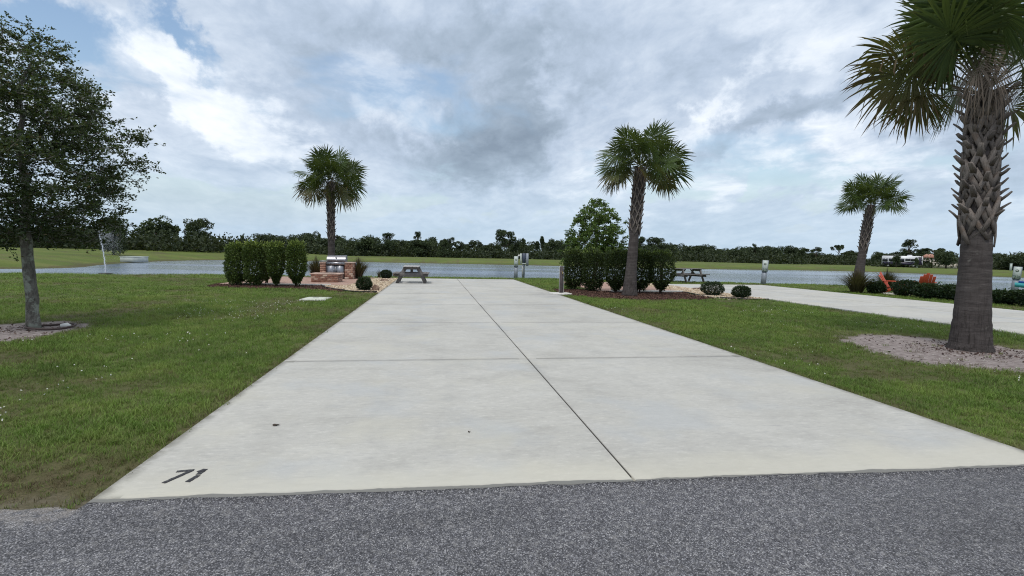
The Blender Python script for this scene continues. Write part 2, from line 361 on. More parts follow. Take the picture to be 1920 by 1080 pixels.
# ------------------------------------------------------------------ water
def m_water(t):
    p = t.mapping(pos(t), (1, 1, 1), (0, 0, .25))
    h = t.m('ADD', t.m('MULTIPLY', t.noise(1.1, 5, .62, t.mapping(p, (.5, 1.6, 1))), 1.), t.m('MULTIPLY', t.noise(.12, 3, .5, p), .6))
    b = t.bump(h, .5, .3)
    calm = t.mr(t.noise(.035, 3, .5, t.mapping(p, (.6, 2, 1))), .42, .6)
    return P(t, (.13, .165, .22), t.m('ADD', .07, t.m('MULTIPLY', calm, .12)), spec=.5, normal=b, IOR=1.33)
me = bpy.data.meshes.new('water'); me.from_pydata([(-140, 20, -.5), (140, -20, -.5), (140, 100, -.5), (-140, 100, -.5)], [], [[0, 1, 2, 3]]); me.materials.append(material('pond_water', m_water)); struct('water', me)

# ------------------------------------------------------------------ road
def m_asphalt(t):
    p = pos(t); v = t.n('ShaderNodeTexVoronoi', i_Vector=p, i_Scale=115.); v2 = t.n('ShaderNodeTexVoronoi', i_Vector=p, i_Scale=190.)
    bw = t.n('ShaderNodeRGBToBW', i_0=v.outputs['Color']).outputs[0]; bw2 = t.n('ShaderNodeRGBToBW', i_0=v2.outputs['Color']).outputs[0]
    c1 = t.ramp(bw, [(.2, (.05, .05, .056)), (.5, (.165, .165, .185)), (.7, (.31, .31, .335)), (.84, (.45, .445, .46))])
    c2 = t.ramp(bw2, [(.25, (.05, .05, .056)), (.6, (.21, .21, .23)), (.85, (.36, .36, .375))])
    c = t.mix(c1, c2, t.mr(t.noise(60, 2, .5, p), .42, .58))
    gap = t.mr(v.outputs['Distance'], .25, .62); c = t.mix(c, (.03, .03, .034), t.m('MULTIPLY', gap, .7)); c = t.mix(c, t.mix(c, (.5, .49, .48), .35), t.mr(t.noise(34, 4, .7, p), .5, .68, 0, .8)); c = t.mix(c, t.mix(c, (0, 0, 0), .5), t.mr(t.noise(27, 4, .7, t.mapping(p, loc=(3, 3, 3))), .55, .7, 0, .6))
    pt = t.noise(.9, 5, .6, t.mapping(p, (.5, 1.6, 1))); c = t.mix(c, t.mix(c, (0, 0, 0), .3), t.mr(pt, .4, .7, 0, .8)); c = t.mix(c, (.22, .21, .2), t.mr(t.noise(6, 5, .7, p), .58, .75, 0, .35))
    sandy = t.m('MULTIPLY', t.attr('edge'), t.mr(t.noise(14, 5, .7, p), .38, .6)); c = t.mix(c, (.30, .27, .24), sandy)
    h = t.m('SUBTRACT', t.m('MULTIPLY', bw, .6), v.outputs['Distance'])
    return P(t, c, .75, spec=.35, normal=t.bump(h, .006, 1.))
MAS = material('worn_asphalt', m_asphalt)
rng = np.random.default_rng(4)
xs = np.concatenate([[-400, -100, -40], np.arange(-14, 19, .03), [30, 60, 400]])
on = (xs > X0) & (xs < X1) | (xs > NX0) & (xs < NX1)
ed = np.interp(xs, xs[::3], rng.normal(0, 1, len(xs[::3]))); ed2 = (vnoise(xs * 1.3, xs * 0, 8) - .5)
ye = np.where(on, 2.985 - .026 * np.clip(xs, X0, X1) + ed * .006 + ed2 * .03, 3.02 + ed * .025 + ed2 * .12)
rows = [(-9, .008), (0, .010), (2.4, .012), (2.75, .014)]
V = []; E_ = []
for y, z in rows: V += [(x, y, z) for x in xs]; E_ += [0.] * len(xs)
V += [(x, y - .03, .018) for x, y in zip(xs, ye)]; E_ += list(np.where(on, 0, .5))
V += [(x, y, .036 if o_ else .014) for x, y, o_ in zip(xs, ye, on)]; E_ += list(np.where(on, .0, 1.))
V += [(x, y + .002, -.02) for x, y in zip(xs, ye)]; E_ += list(np.where(on, .0, 1.))
n = len(xs); Fq = [[r_ * n + k, r_ * n + k + 1, (r_ + 1) * n + k + 1, (r_ + 1) * n + k] for r_ in range(6) for k in range(n - 1)]
struct('road', mesh_np('road', V, np.array(Fq), {'edge': E_}, MAS))

# ------------------------------------------------------------------ driveways made of slabs
def m_concrete(t):
    p = pos(t); oi = t.n('ShaderNodeObjectInfo').outputs['Random']
    a = t.noise(.55, 6, .62, p, .4); b = t.noise(2.3, 6, .65, t.mapping(p, (.8, 1.5, 1), loc=(4, 4, 0)), .6); g = t.noise(80, 4, .75, p)
    st = t.noise(1., 7, .7, t.mapping(p, (2.2, 26, 1))); st2 = t.noise(1., 6, .75, t.mapping(p, (5, 90, 1)))
    c = t.ramp(t.m('ADD', t.m('MULTIPLY', a, .55), t.m('MULTIPLY', b, .45)), [(.3, (.30, .293, .27)), (.46, (.39, .383, .355)), (.6, (.445, .438, .408)), (.75, (.50, .495, .465))])
    g2 = t.noise(14, 6, .7, t.mapping(p, (1, 2.2, 1))); c = t.mix(c, t.mix(c, (.2, .2, .2), .5), t.mr(g2, .5, .68, 0, .5)); c = t.mix(c, (.60, .59, .55), t.mr(g2, .48, .32, 0, .35))
    blu = t.mr(t.noise(.9, 4, .6, t.mapping(p, loc=(11, 3, 0))), .5, .68); c = t.mix(c, (.37, .39, .405), t.m('MULTIPLY', blu, .5))
    wm = t.mr(t.noise(.8, 4, .6, t.mapping(p, loc=(1, 23, 0))), .52, .7); c = t.mix(c, (.45, .435, .37), t.m('MULTIPLY', wm, .5))
    c = t.mix(c, (.25, .255, .26), t.m('MULTIPLY', t.m('MULTIPLY', t.mr(st, .54, .70), t.mr(b, .42, .6)), .55))
    c = t.mix(c, (.23, .235, .245), t.m('MULTIPLY', t.m('MULTIPLY', t.mr(st2, .56, .70), t.mr(t.noise(.9, 4, .6, p), .4, .6)), .75))
    c = t.mix(c, (.26, .26, .25), t.mr(g, .58, .72, 0, .5))
    ty = None
    for xc_ in (-.45, .15, 2.35, 3.0):
        q_ = t.mr(t.m('ABSOLUTE', t.m('SUBTRACT', t.m('ADD', t.n('ShaderNodeSeparateXYZ', i_0=p).outputs[0], t.m('MULTIPLY', t.noise(.22, 2, .5, p), 1.1)), xc_ + .55)), .16, .05); ty = q_ if ty is None else t.m('MAXIMUM', ty, q_)
    c = t.mix(c, (.25, .25, .245), t.m('MULTIPLY', ty, t.mr(t.noise(2.6, 6, .7, p), .42, .68, 0, .22)))
    pit = t.n('ShaderNodeTexVoronoi', i_Vector=p, i_Scale=5.).outputs['Distance']; c = t.mix(c, (.12, .11, .1), t.mr(pit, .012, .004, 0, .8))
    sx_ = t.n('ShaderNodeSeparateXYZ', i_0=p).outputs[0]
    rim = t.m('ADD', t.m('LESS_THAN', t.m('ABSOLUTE', t.m('SUBTRACT', sx_, X0)), .15), t.m('LESS_THAN', t.m('ABSOLUTE', t.m('SUBTRACT', sx_, X1)), .15), clamp=True)
    c = t.mix(c, (.50, .48, .40), t.m('MULTIPLY', t.mr(t.m('ADD', t.m('ABSOLUTE', t.m('SUBTRACT', t.n('ShaderNodeSeparateXYZ', i_0=p).outputs[1], YF)), t.m('MULTIPLY', t.noise(2, 4, .6, p), .5)), .75, .35), .6))
    sn = t.m('MULTIPLY', t.m('POWER', t.attr('tint'), 3.), t.m('MULTIPLY', t.m('GREATER_THAN', t.m('ABSOLUTE', t.m('SUBTRACT', sx_, XC)), .12), .62))
    c = t.mix(c, (.17, .17, .16), t.m('MULTIPLY', sn, t.mr(t.noise(3., 4, .6, p), .3, .6, .45, 1.)))
    c = t.mix(c, (.16, .155, .13), t.m('MULTIPLY', t.m('MULTIPLY', t.attr('tint'), rim), t.mr(t.noise(7, 5, .7, p), .35, .62)))
    c = t.mix(c, t.mix(c, (.33, .33, .32), .5), t.mr(oi, .0, 1., 0., .35))
    sy_ = t.n('ShaderNodeSeparateXYZ', i_0=p).outputs[1]; lip = t.mr(t.m('SUBTRACT', t.m('ADD', sy_, t.m('MULTIPLY', sx_, .026)), t.m('MULTIPLY', t.noise(1.9, 4, .6, t.mapping(p, (1, .0, 0))), .11)), YF - .004, YF - .014, 0, 1)
    c = t.mix(c, (.17, .17, .16), lip)
    s0 = t.vm('SUBTRACT', p, (4.05, 17.4, 0)); s0 = t.vm('LENGTH', t.vm('MULTIPLY', s0, (1.4, .55, 0)))     # stain by the post
    c = t.mix(c, (.22, .22, .23), t.m('MULTIPLY', t.mr(s0, 1.1, .2), t.mr(t.noise(3.5, 5, .7, t.mapping(p, (.6, 2, 1))), .4, .65, 0, .75)))
    return P(t, c, .85, spec=.25, normal=t.bump(t.m('ADD', t.m('MULTIPLY', g, .5), st2), .004, .55))
MC = material('brushed_concrete', m_concrete)
def slab_mesh(w_, l_, h_=.16, b=.006, f0=0., f1=0.):
    """slab with a slim bevel; edge vertices carry the dirt that gathers along the rim"""
    V = []; T = []; ins = [(0, -h_), (0, -b), (b, 0), (.10, 0)]
    for k, (q, z) in enumerate(ins):
        for x, y in ((q, q), (w_ - q, q), (w_ - q, l_ - q), (q, l_ - q)): V.append((x, y, z)); T.append(1. if k < 3 else 0.)
    V = [(x, y + (f0 + (f1 - f0) * x / w_) * (1 - y / l_), z) for x, y, z in V]
    Fq = [[k * 4 + j, k * 4 + (j + 1) % 4, k * 4 + 4 + (j + 1) % 4, k * 4 + 4 + j] for k in range(3) for j in range(4)] + [[12, 13, 14, 15], [3, 2, 1, 0]]
    return mesh_np('concrete_slab', V, np.array(Fq), {'tint': T}, MC)
rs = random.Random(2)
def drive(name, xa, xm, xb, ys, label=None):
    root = link(name, None, kind='structure')
    cache = {}
    for (a, b_) in ((xa, xm - .008), (xm + .008, xb)):
        for k in range(len(ys) - 1):
            key = (round(b_ - a, 3), round(ys[k + 1] - ys[k] - .014, 3)); f = (-.026 * a, -.026 * b_) if k == 0 and xa < 5 else (0., 0.)
            if k == 0 or key not in cache: cache[key] = slab_mesh(*key, f0=f[0], f1=f[1])
            me_ = cache.pop(key) if k == 0 else cache[key]
            link('concrete_slab', me_, root, loc=(a, ys[k] + .007, .032 + rs.uniform(-.0015, .0015)))
    mj = material('dark_joint_filler', lambda t: P(t, (.035, .034, .03), .9))
    for y in ys[1:-1]: mb = MB(); mb.box(((xa + xb) / 2, y, .0), (xb - xa - .02, .012, .044)); mb.build('joint', mj, root)
    mb = MB(); mb.box((xm, (ys[0] + ys[-1]) / 2 + .02, -.001), (.014, ys[-1] - ys[0] - .1, .048)); mb.build('joint', mj, root)
    return root
drive('driveway', X0, XC, X1, [YF, 6.73, 10.4, 14.13, 17.8, 21.5, 25.0, YE])
drive('neighbour_driveway', NX0, 14.85, NX1, [YF, 6.6, 10.2, 14.0, 17.8, 21.6, NYE])

# painted lot number 71
def m_paint(t): return P(t, t.ramp(t.noise(60, 5, .7, obc(t)), [(.55, (.018, .018, .022)), (.72, (.2, .2, .19))]), .7)
MP = material('worn_black_paint', m_paint)
def strokes(name, segs, wd, z=.0355):
    mb = MB()
    for k, (a, b_) in enumerate(segs):
        p, q = np.array(G(*a, z)), np.array(G(*b_, z)); p[2] += k * .0008; q[2] = p[2]
        d = unit(q - p); s_ = np.array([-d[1], d[0], 0]) * wd / 2; L = np.linalg.norm(q - p); m_ = 12; r_ = random.Random(k + len(segs)); V = []
        for i_ in range(m_ + 1):
            c_ = p + d * L * i_ / m_; V += [c_ + s_ * (1 + r_.uniform(-.12, .12)), c_ - s_ * (1 + r_.uniform(-.12, .12))]
        nv = len(V); V += [v - [0, 0, .003] for v in V]
        mb.add(V, [[2 * i_, 2 * i_ + 1, 2 * i_ + 3, 2 * i_ + 2] for i_ in range(m_)] + [[2 * i_, 2 * i_ + 2, nv + 2 * i_ + 2, nv + 2 * i_] for i_ in range(m_)] + [[2 * i_ + 1, nv + 2 * i_ + 1, nv + 2 * i_ + 3, 2 * i_ + 3] for i_ in range(m_)])
    return mb.mesh(name, MP)
num = thing('lot_number', 'black painted number 71 on the near corner of the pale concrete driveway', 'number', (0, 0, 0))
link('digit_seven', strokes('digit_seven', [((331, 884), (364, 881)), ((361, 881.5), (306, 905.5))], .028), num)
link('digit_one', strokes('digit_one', [((386, 879), (371, 889.5)), ((372, 891), (351, 903.5)), ((385, 880), (371, 885))], .030), num)
m_dry = material('dry_brown_leaf', lambda t: P(t, (.035, .022, .014), .8))
def flat_leaf(px, py, s_, name, label, cat):
    x, y, z = G(px, py, .034); r_ = random.Random(px); V = [(x, y, z)]; n_ = 12
    for k in range(n_):
        a = 2 * PI * k / n_; q = s_ * (1 + .3 * math.sin(2 * a) + r_.uniform(-.15, .15)); V.append((x + q * 1.3 * math.cos(a), y + q * .8 * math.sin(a), z + .002 + .012 * abs(math.cos(a + .5))))
    o = link(name, mesh_np(name, V, np.array([[0, 1 + k, 1 + (k + 1) % n_] for k in range(n_)]), None, m_dry)); o['label'] = label; o['category'] = cat
flat_leaf(518, 798, .018, 'dry_leaf', 'curled dark leaf lying on the bare concrete beyond the painted number', 'leaf')
flat_leaf(880, 811, .007, 'seed', 'tiny dark seed lying on the driveway left of the long joint', 'seed')

# ------------------------------------------------------------------ foliage materials
def foliage(name, cols, trans=.25, rough=.55, brown=(.12, .075, .03)):
    def f(t):
        tn = t.attr('tint'); ag = t.attr('age'); c = t.ramp(tn, [(0, cols[0]), (.55, cols[1]), (1, cols[2])])
        c = t.mix(c, brown, ag); c = t.mix(c, t.mix(c, (.0, .0, .0), .35), t.mr(t.n('ShaderNodeObjectInfo').outputs['Random'], 0, 1, 0, .5))
        b = P(t, c, rough, spec=.35); tr = t.n('ShaderNodeBsdfTranslucent', i_0=t.mix(c, (.25, .3, .02), .25))
        return t.n('ShaderNodeMixShader', i_0=trans, i_1=b, i_2=tr).outputs[0]
    return material(name, f)
F_OAK = foliage('live_oak_leaves', [(.024, .044, .014), (.05, .082, .024), (.095, .145, .04)], .2)
F_FAR = foliage('far_tree_leaves', [(.024, .040, .019), (.048, .074, .030), (.105, .135, .05)], .12, .7)
F_FARB = foliage('far_brush_leaves', [(.018, .03, .014), (.034, .05, .021), (.065, .082, .034)], .12, .7)
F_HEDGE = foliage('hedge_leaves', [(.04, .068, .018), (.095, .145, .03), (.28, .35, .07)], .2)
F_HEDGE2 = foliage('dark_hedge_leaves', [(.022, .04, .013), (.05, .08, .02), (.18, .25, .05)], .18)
F_BUSH = foliage('clipped_bush_leaves', [(.010, .024, .010), (.02, .045, .015), (.045, .09, .025)], .15)
F_ROUND = foliage('bright_tree_leaves', [(.04, .075, .02), (.085, .15, .035), (.18, .27, .06)], .3)
F_PALM = foliage('palm_leaves', [(.03, .055, .017), (.065, .105, .027), (.14, .19, .045)], .26, .5, (.13, .075, .035))
F_DEAD = foliage('dead_palm_leaves', [(.11, .085, .065), (.19, .155, .125), (.28, .24, .2)], .1, .8)
F_GRASSO = foliage('ornamental_grass_blades', [(.028, .032, .018), (.055, .06, .03), (.11, .10, .055)], .2, .6, (.1, .055, .035))
def m_bark(t):
    p = obc(t); n = t.noise(22, 6, .7, t.mapping(p, (1, 1, .35))); l = t.noise(7, 5, .65, p)
    c = t.ramp(n, [(.3, (.05, .045, .038)), (.6, (.17, .16, .14))]); c = t.mix(c, (.30, .32, .27), t.mr(l, .47, .6, 0, .8))
    return P(t, c, .95, spec=.1, normal=t.bump(n, .02))
M_BARK = material('lichen_grey_bark', m_bark)
M_FBARK = material('far_bark', lambda t: P(t, (.075, .06, .048), .95, spec=.1))
def m_ptrunk(t):
    p = obc(t); ring = t.m('ADD', t.m('MULTIPLY', t.noise(1., 5, .65, t.mapping(p, (2.5, 2.5, 22)), .6), .6), t.m('MULTIPLY', t.noise(6., 5, .7, p), .4)); v = t.noise(1., 5, .7, t.mapping(p, (38, 38, 3.)))
    low = t.mr(t.n('ShaderNodeSeparateXYZ', i_0=p).outputs[2], .15, 1.1, 1., 0.)
    c = t.ramp(ring, [(.3, (.042, .036, .035)), (.5, (.075, .065, .062)), (.72, (.125, .11, .105))])
    c = t.mix(c, (.035, .03, .028), t.m('MULTIPLY', t.mr(v, .5, .62), t.m('ADD', .25, t.m('MULTIPLY', low, .6))))
    c = t.mix(c, (.21, .20, .18), t.mr(t.noise(5, 4, .7, p), .62, .75, 0, .5))
    return P(t, c, .95, spec=.12, normal=t.bump(t.m('ADD', ring, t.m('MULTIPLY', v, t.m('ADD', .3, low))), .03, .9))
M_PT = material('palm_trunk_bark', m_ptrunk)
def m_boot(t):
    p = obc(t); n = t.noise(40, 5, .7, t.mapping(p, (3, 3, .4))); tn = t.attr('tint')
    c = t.ramp(n, [(.3, (.15, .125, .11)), (.7, (.32, .28, .25))]); c = t.mix(c, (.05, .042, .036), t.m('MULTIPLY', tn, .8))
    c = t.mix(c, (.17, .115, .08), t.mr(t.noise(6, 3, .5, p), .55, .7, 0, .5))
    c = t.mix(c, t.mix(c, (.09, .08, .075), .6), t.n('ShaderNodeObjectInfo').outputs['Random'])
    return P(t, c, .9, spec=.15, normal=t.bump(n, .01))
M_BOOT = material('palm_boot_fibre', m_boot)

# ------------------------------------------------------------------ grass, real blades
def tuft_mesh(seed, nb, hgt, spread, wd, lean=.5):
    r = np.random.default_rng(seed); V = []; Fq = []; F3 = []; tip = []
    for _ in range(nb):
        a = r.uniform(0, 2 * PI); q = spread * math.sqrt(r.random()); b = np.array([q * math.cos(a), q * math.sin(a), -.005])
        d = r.uniform(0, 2 * PI); l = hgt * r.uniform(.5, 1.2); ln = lean * r.uniform(.2, 1.3); w_ = wd * r.uniform(.6, 1.2)
        dv = np.array([math.cos(d), math.sin(d), 0]); sv = np.array([-math.sin(d + r.uniform(-.6, .6)), math.cos(d), 0])
        i0 = len(V)
        for u, ww in ((0, 1.), (.45, .9), (.8, .55)):
            c_ = b + dv * l * ln * u ** 1.8 + np.array([0, 0, l * (u - .25 * ln * u * u)]); V += [c_ - sv * w_ * ww / 2, c_ + sv * w_ * ww / 2]; tip += [u, u]
        V.append(b + dv * l * ln + np.array([0, 0, l * (1 - .3 * ln)])); tip.append(1.)
        Fq += [[i0, i0 + 1, i0 + 3, i0 + 2], [i0 + 2, i0 + 3, i0 + 5, i0 + 4]]; F3.append([i0 + 4, i0 + 5, i0 + 6])
    return mesh_np('grass_tuft', V, [np.array(Fq), np.array(F3)], {'tip': tip}, MATS['turf_blades'])
def m_blade(t):
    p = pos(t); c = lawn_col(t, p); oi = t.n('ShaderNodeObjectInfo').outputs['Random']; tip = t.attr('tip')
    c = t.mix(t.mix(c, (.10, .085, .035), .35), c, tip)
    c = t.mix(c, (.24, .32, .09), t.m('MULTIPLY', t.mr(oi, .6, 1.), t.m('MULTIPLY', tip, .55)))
    dry = t.n('ShaderNodeAttribute', attribute_name='dry', attribute_type='INSTANCER').outputs['Fac']
    c = t.mix(c, t.mix((.20, .155, .08), (.09, .07, .035), oi), t.m('MULTIPLY', dry, t.mr(oi, .15, .75)))
    b = P(t, c, .6, spec=.25); tr = t.n('ShaderNodeBsdfTranslucent', i_0=c)
    return t.n('ShaderNodeMixShader', i_0=.3, i_1=b, i_2=tr).outputs[0]
material('turf_blades', m_blade)
tufts = bpy.data.collections.new('tufts')
for k in range(6):
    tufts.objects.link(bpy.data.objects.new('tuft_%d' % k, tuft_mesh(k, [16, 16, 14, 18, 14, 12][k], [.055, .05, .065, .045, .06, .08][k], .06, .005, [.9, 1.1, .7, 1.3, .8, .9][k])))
def scatter(name, pts, rots, scales, idx, attrs, coll, **props):
    me = bpy.data.meshes.new(name); me.vertices.add(len(pts)); me.vertices.foreach_set('co', np.asarray(pts, np.float32).ravel())
    a = me.attributes.new('rot', 'FLOAT_VECTOR', 'POINT'); a.data.foreach_set('vector', np.asarray(rots, np.float32).ravel())
    a = me.attributes.new('scl', 'FLOAT_VECTOR', 'POINT'); a.data.foreach_set('vector', np.asarray(scales, np.float32).ravel())
    a = me.attributes.new('pick', 'INT', 'POINT'); a.data.foreach_set('value', np.asarray(idx, np.int32))
    for k, v in attrs.items(): a = me.attributes.new(k, 'FLOAT', 'POINT'); a.data.foreach_set('value', np.asarray(v, np.float32))
    o = link(name, me, **props); g = bpy.data.node_groups.new(name, 'GeometryNodeTree')
    g.interface.new_socket('Geometry', in_out='INPUT', socket_type='NodeSocketGeometry'); g.interface.new_socket('Geometry', in_out='OUTPUT', socket_type='NodeSocketGeometry')
    t = NT(g); gi = t.n('NodeGroupInput'); ci = t.n('GeometryNodeCollectionInfo', transform_space='ORIGINAL', i_Separate_Children=True, i_Reset_Children=True); ci.inputs['Collection'].default_value = coll
    def na(nm, ty): return t.n('GeometryNodeInputNamedAttribute', data_type=ty, i_Name=nm).outputs[0]
    er = t.n('FunctionNodeEulerToRotation', i_0=na('rot', 'FLOAT_VECTOR'))
    ip = t.n('GeometryNodeInstanceOnPoints', i_Points=gi.outputs[0], i_Instance=ci, i_Pick_Instance=True, i_Instance_Index=na('pick', 'INT'), i_Rotation=er, i_Scale=na('scl', 'FLOAT_VECTOR'))
    t.n('NodeGroupOutput', i_0=ip); md = o.modifiers.new('scatter', 'NODES'); md.node_group = g; return o
rng = np.random.default_rng(21)
def lawn_points():
    out = []
    for r0, r1, dens, sc in ((1.5, 5, 620, .8), (5, 8, 460, .85), (8, 12, 260, 1.0), (12, 18, 130, 1.25), (18, 27, 60, 1.7), (27, 45, 28, 2.3)):
        a0, a1 = hdg - .86, hdg + .86; n = int((a1 - a0) / 2 * (r1 ** 2 - r0 ** 2) * dens)
        a = rng.uniform(a0, a1, n); r = np.sqrt(rng.uniform(r0 ** 2, r1 ** 2, n)); p = np.stack([r * np.sin(a), r * np.cos(a)], 1)
        k = np.ones(n, bool)
        for q in HARD: k &= sdist(p, q) > rng.uniform(-.022, .04, n)
        for q in BEDS: k &= sdist(p, q) > .0
        k &= sdist(p, POND) > .5; k &= p[:, 1] < 34; k &= p[:, 1] > 2.99
        p = p[k]; b = bare_amount(p); th = thin_amount(p); q = rng.random(len(p)) > np.maximum(b * .985, th * .4)
        p = p[q]; out.append(np.c_[p, np.full(len(p), sc), th[q], b[q]])
    return np.concatenate(out)
lp = lawn_points(); n = len(lp); print('tufts', n)
tall = 1 + .5 * (vnoise(lp[:, 0] * 1.1, lp[:, 1] * 1.1, 31) - .5) - .35 * lp[:, 3]
sc = lp[:, 2] * tall * rng.uniform(.75, 1.25, n); ej = np.minimum(np.abs(lp[:, 0] - X0), np.abs(lp[:, 0] - X1)); sc = sc * np.where((ej < .16) & (rng.random(n) < .4) & (lp[:, 1] < 18), 1.5, 1.)
hh = np.minimum(1., 1.25 / lp[:, 2]) 
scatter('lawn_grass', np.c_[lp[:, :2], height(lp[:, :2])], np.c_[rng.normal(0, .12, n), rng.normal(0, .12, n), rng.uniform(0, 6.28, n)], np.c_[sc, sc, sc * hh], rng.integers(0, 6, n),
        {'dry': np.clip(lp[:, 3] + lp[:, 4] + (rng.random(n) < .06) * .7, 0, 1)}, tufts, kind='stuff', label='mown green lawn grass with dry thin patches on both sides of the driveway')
# clover flowers, mulch and pebbles : small solids in scatters
def chip(seed, s_, mat, flat=.35):
    r = np.random.default_rng(seed); V = r.normal(size=(7, 3)); V = unit(V) * s_ * r.uniform(.7, 1.2, (7, 1)) * [1.2, .8, flat]
    import bmesh
    bm = bmesh.new()
    for v in V: bm.verts.new(v)
    bmesh.ops.convex_hull(bm, input=bm.verts); me = bpy.data.meshes.new('chip'); bm.to_mesh(me); bm.free(); me.materials.append(mat); return me
def coll_of(name, mat, s_, flat, n=5):
    c = bpy.data.collections.new(name)
    for k in range(n): c.objects.link(bpy.data.objects.new(name + '%d' % k, chip(k + 10, s_, mat, flat)))
    return c
def rnd_mat(name, stops, rough=.9):
    return material(name, lambda t: P(t, t.ramp(t.n('ShaderNodeObjectInfo').outputs['Random'], stops), rough, spec=.2))
K_MULCH = coll_of('mulch_chip', rnd_mat('mulch_chips', [(0, (.03, .018, .014)), (.5, (.075, .038, .028)), (1, (.14, .08, .06))]), .03, .3)
K_PEB = coll_of('pebble', rnd_mat('cream_pebbles', [(0, (.28, .2, .13)), (.5, (.5, .4, .28)), (1, (.66, .6, .5))]), .035, .7)
K_FLO = coll_of('clover', rnd_mat('white_clover', [(0, (.5, .5, .42)), (1, (.8, .8, .74))]), .011, .8)
K_LEAF = coll_of('litter', rnd_mat('leaf_litter', [(0, (.03, .018, .016)), (.6, (.075, .045, .038)), (1, (.14, .10, .08))]), .028, .18)
def in_poly(poly, dens, seed):
    r = np.random.default_rng(seed); a = np.array(poly); lo, hi = a.min(0), a.max(0); n = int(np.prod(hi - lo) * dens)
    p = r.uniform(lo, hi, (n, 2)); return p[inside(p, poly)]
def sprinkle(name, p, z, coll, seed, s0=.6, s1=1.4, **props):
    r = np.random.default_rng(seed); n = len(p); s_ = r.uniform(s0, s1, n)
    return scatter(name, np.c_[p, np.broadcast_to(z, (n,))], np.c_[r.normal(0, .4, n), r.normal(0, .4, n), r.uniform(0, 6.28, n)], np.c_[s_, s_, s_], r.integers(0, 5, n), {}, coll, **props)
# clover heads in loose patches
p = np.stack([rng.uniform(-14, 13, 9000), rng.uniform(3.2, 15, 9000)], 1); k = (sdist(p, HARD[0]) > .1) & (sdist(p, HARD[1]) > .1)
k &= vnoise(p[:, 0] * .8, p[:, 1] * .8, 44) + .4 * rng.random(len(p)) > 1.02; p = p[k]
sprinkle('clover_flowers', p, height(p) + .045, K_FLO, 5, .5, 1.15, kind='stuff', label='tiny white clover flowers scattered through the lawn')

# ------------------------------------------------------------------ beds, patios
def m_mulch(t):
    n = t.noise(45, 5, .75, pos(t)); return P(t, t.ramp(n, [(.3, (.02, .012, .01)), (.7, (.10, .055, .042))]), .95, normal=t.bump(n, .03))
def m_gravel(t):
    v = t.n('ShaderNodeTexVoronoi', i_Vector=pos(t), i_Scale=16.); b = t.n('ShaderNodeRGBToBW', i_0=v.outputs['Color']).outputs[0]
    return P(t, t.ramp(b, [(.2, (.2, .14, .09)), (.6, (.45, .36, .25)), (.9, (.6, .54, .44))]), .9, normal=t.bump(t.m('MULTIPLY', v.outputs['Distance'], -1.), .04))
def m_paver(t):
    p = t.mapping(pos(t), rot=(0, 0, .02)); br = t.n('ShaderNodeTexBrick', i_Vector=p, i_Scale=1., offset=.5)
    t.set(br, 'Color1', (.30, .17, .13)); t.set(br, 'Color2', (.42, .27, .21)); t.set(br, 'Mortar', (.2, .15, .12)); t.set(br, 'Brick Width', .22); t.set(br, 'Row Height', .11); t.set(br, 'Mortar Size', .006)
    return P(t, t.mix(br.outputs[0], (.38, .3, .25), t.mr(t.noise(2, 4, .6, p), .4, .7, 0, .5)), .9, normal=t.bump(br.outputs[1], -.01))
M_MU, M_GR, M_PV = material('mulch', m_mulch), material('gravel', m_gravel), material('pink_pavers', m_paver)
M_WC = material('pale_concrete', lambda t: P(t, t.ramp(t.noise(9, 5, .6, pos(t)), [(.3, (.42, .41, .38)), (.7, (.6, .59, .56))]), .85))
M_EDGE = material('black_plastic_edging', lambda t: P(t, (.012, .011, .011), .6))
def edging(name, pts, label):
    mb = MB(); pts = [np.array(q) for q in pts]
    path = []
    for a, b_ in zip(pts[:-1], pts[1:]): path += [a * (1 - u) + b_ * u for u in (0, .33, .66)]
    path.append(pts[-1]); mb.tube([(q[0], q[1], .045 + .012 * math.sin(i_)) for i_, q in enumerate(path)], .022, 6)
    return thing(name, label, 'edging', me=mb.mesh(name, M_EDGE, True))
for nm, poly, mat, z in (('mulch_bed', MULCH_A, M_MU, .02), ('gravel_bed', GRAVEL_A, M_GR, .024), ('patio', PATIO_A, M_PV, .036), ('mulch_bed', MULCH_B, M_MU, .02), ('gravel_bed', GRAVEL_B, M_GR, .024), ('patio', PATIO_B, M_PV, .036)):
    struct(nm, poly_sheet(nm, poly, z, mat))
sprinkle('mulch_chips', np.vstack([in_poly(MULCH_A, 500, 1), in_poly(MULCH_B, 500, 2)]), .025, K_MULCH, 3, kind='stuff', label='reddish brown bark mulch under the two hedges')
sprinkle('gravel_stones', np.vstack([in_poly(GRAVEL_A, 520, 4), in_poly(GRAVEL_B, 520, 5)]), .03, K_PEB, 6, .5, 1.3, kind='stuff', label='cream and tan pebbles in the beds beside the patios')
sp = in_poly(SAND_PALM, 330, 8); q = np.hypot(sp[:, 0] - PALM[0] + .1, sp[:, 1] - PALM[1] + .1); sp = sp[(rng.random(len(sp)) < np.clip(1.2 - q, .10, 1)) & (q > .25)]
so_ = in_poly(SAND_OAK, 300, 9); q = np.hypot(so_[:, 0] - OAK[0], so_[:, 1] - OAK[1]); so_ = so_[(rng.random(len(so_)) < np.where(q < .55, .8, .14))]
pl_ = np.vstack([sp, so_]); sprinkle('leaf_litter', pl_, height(pl_) + .008, K_LEAF, 10, .25, 1.0, kind='stuff', label='dead leaf scraps and bark bits on the bare sand under the trees')
def curb(name, a, b_, label):
    mb = MB(); mb.bar((a[0], a[1], .0), (b_[0], b_[1], .0), .12, .17, bev=.012); thing(name, label, 'kerb', me=mb.mesh(name, M_WC))
curb('concrete_kerb', (-7.6, 21.86), (-4.2, 21.72), 'straight white concrete kerb along the front of the grill patio')
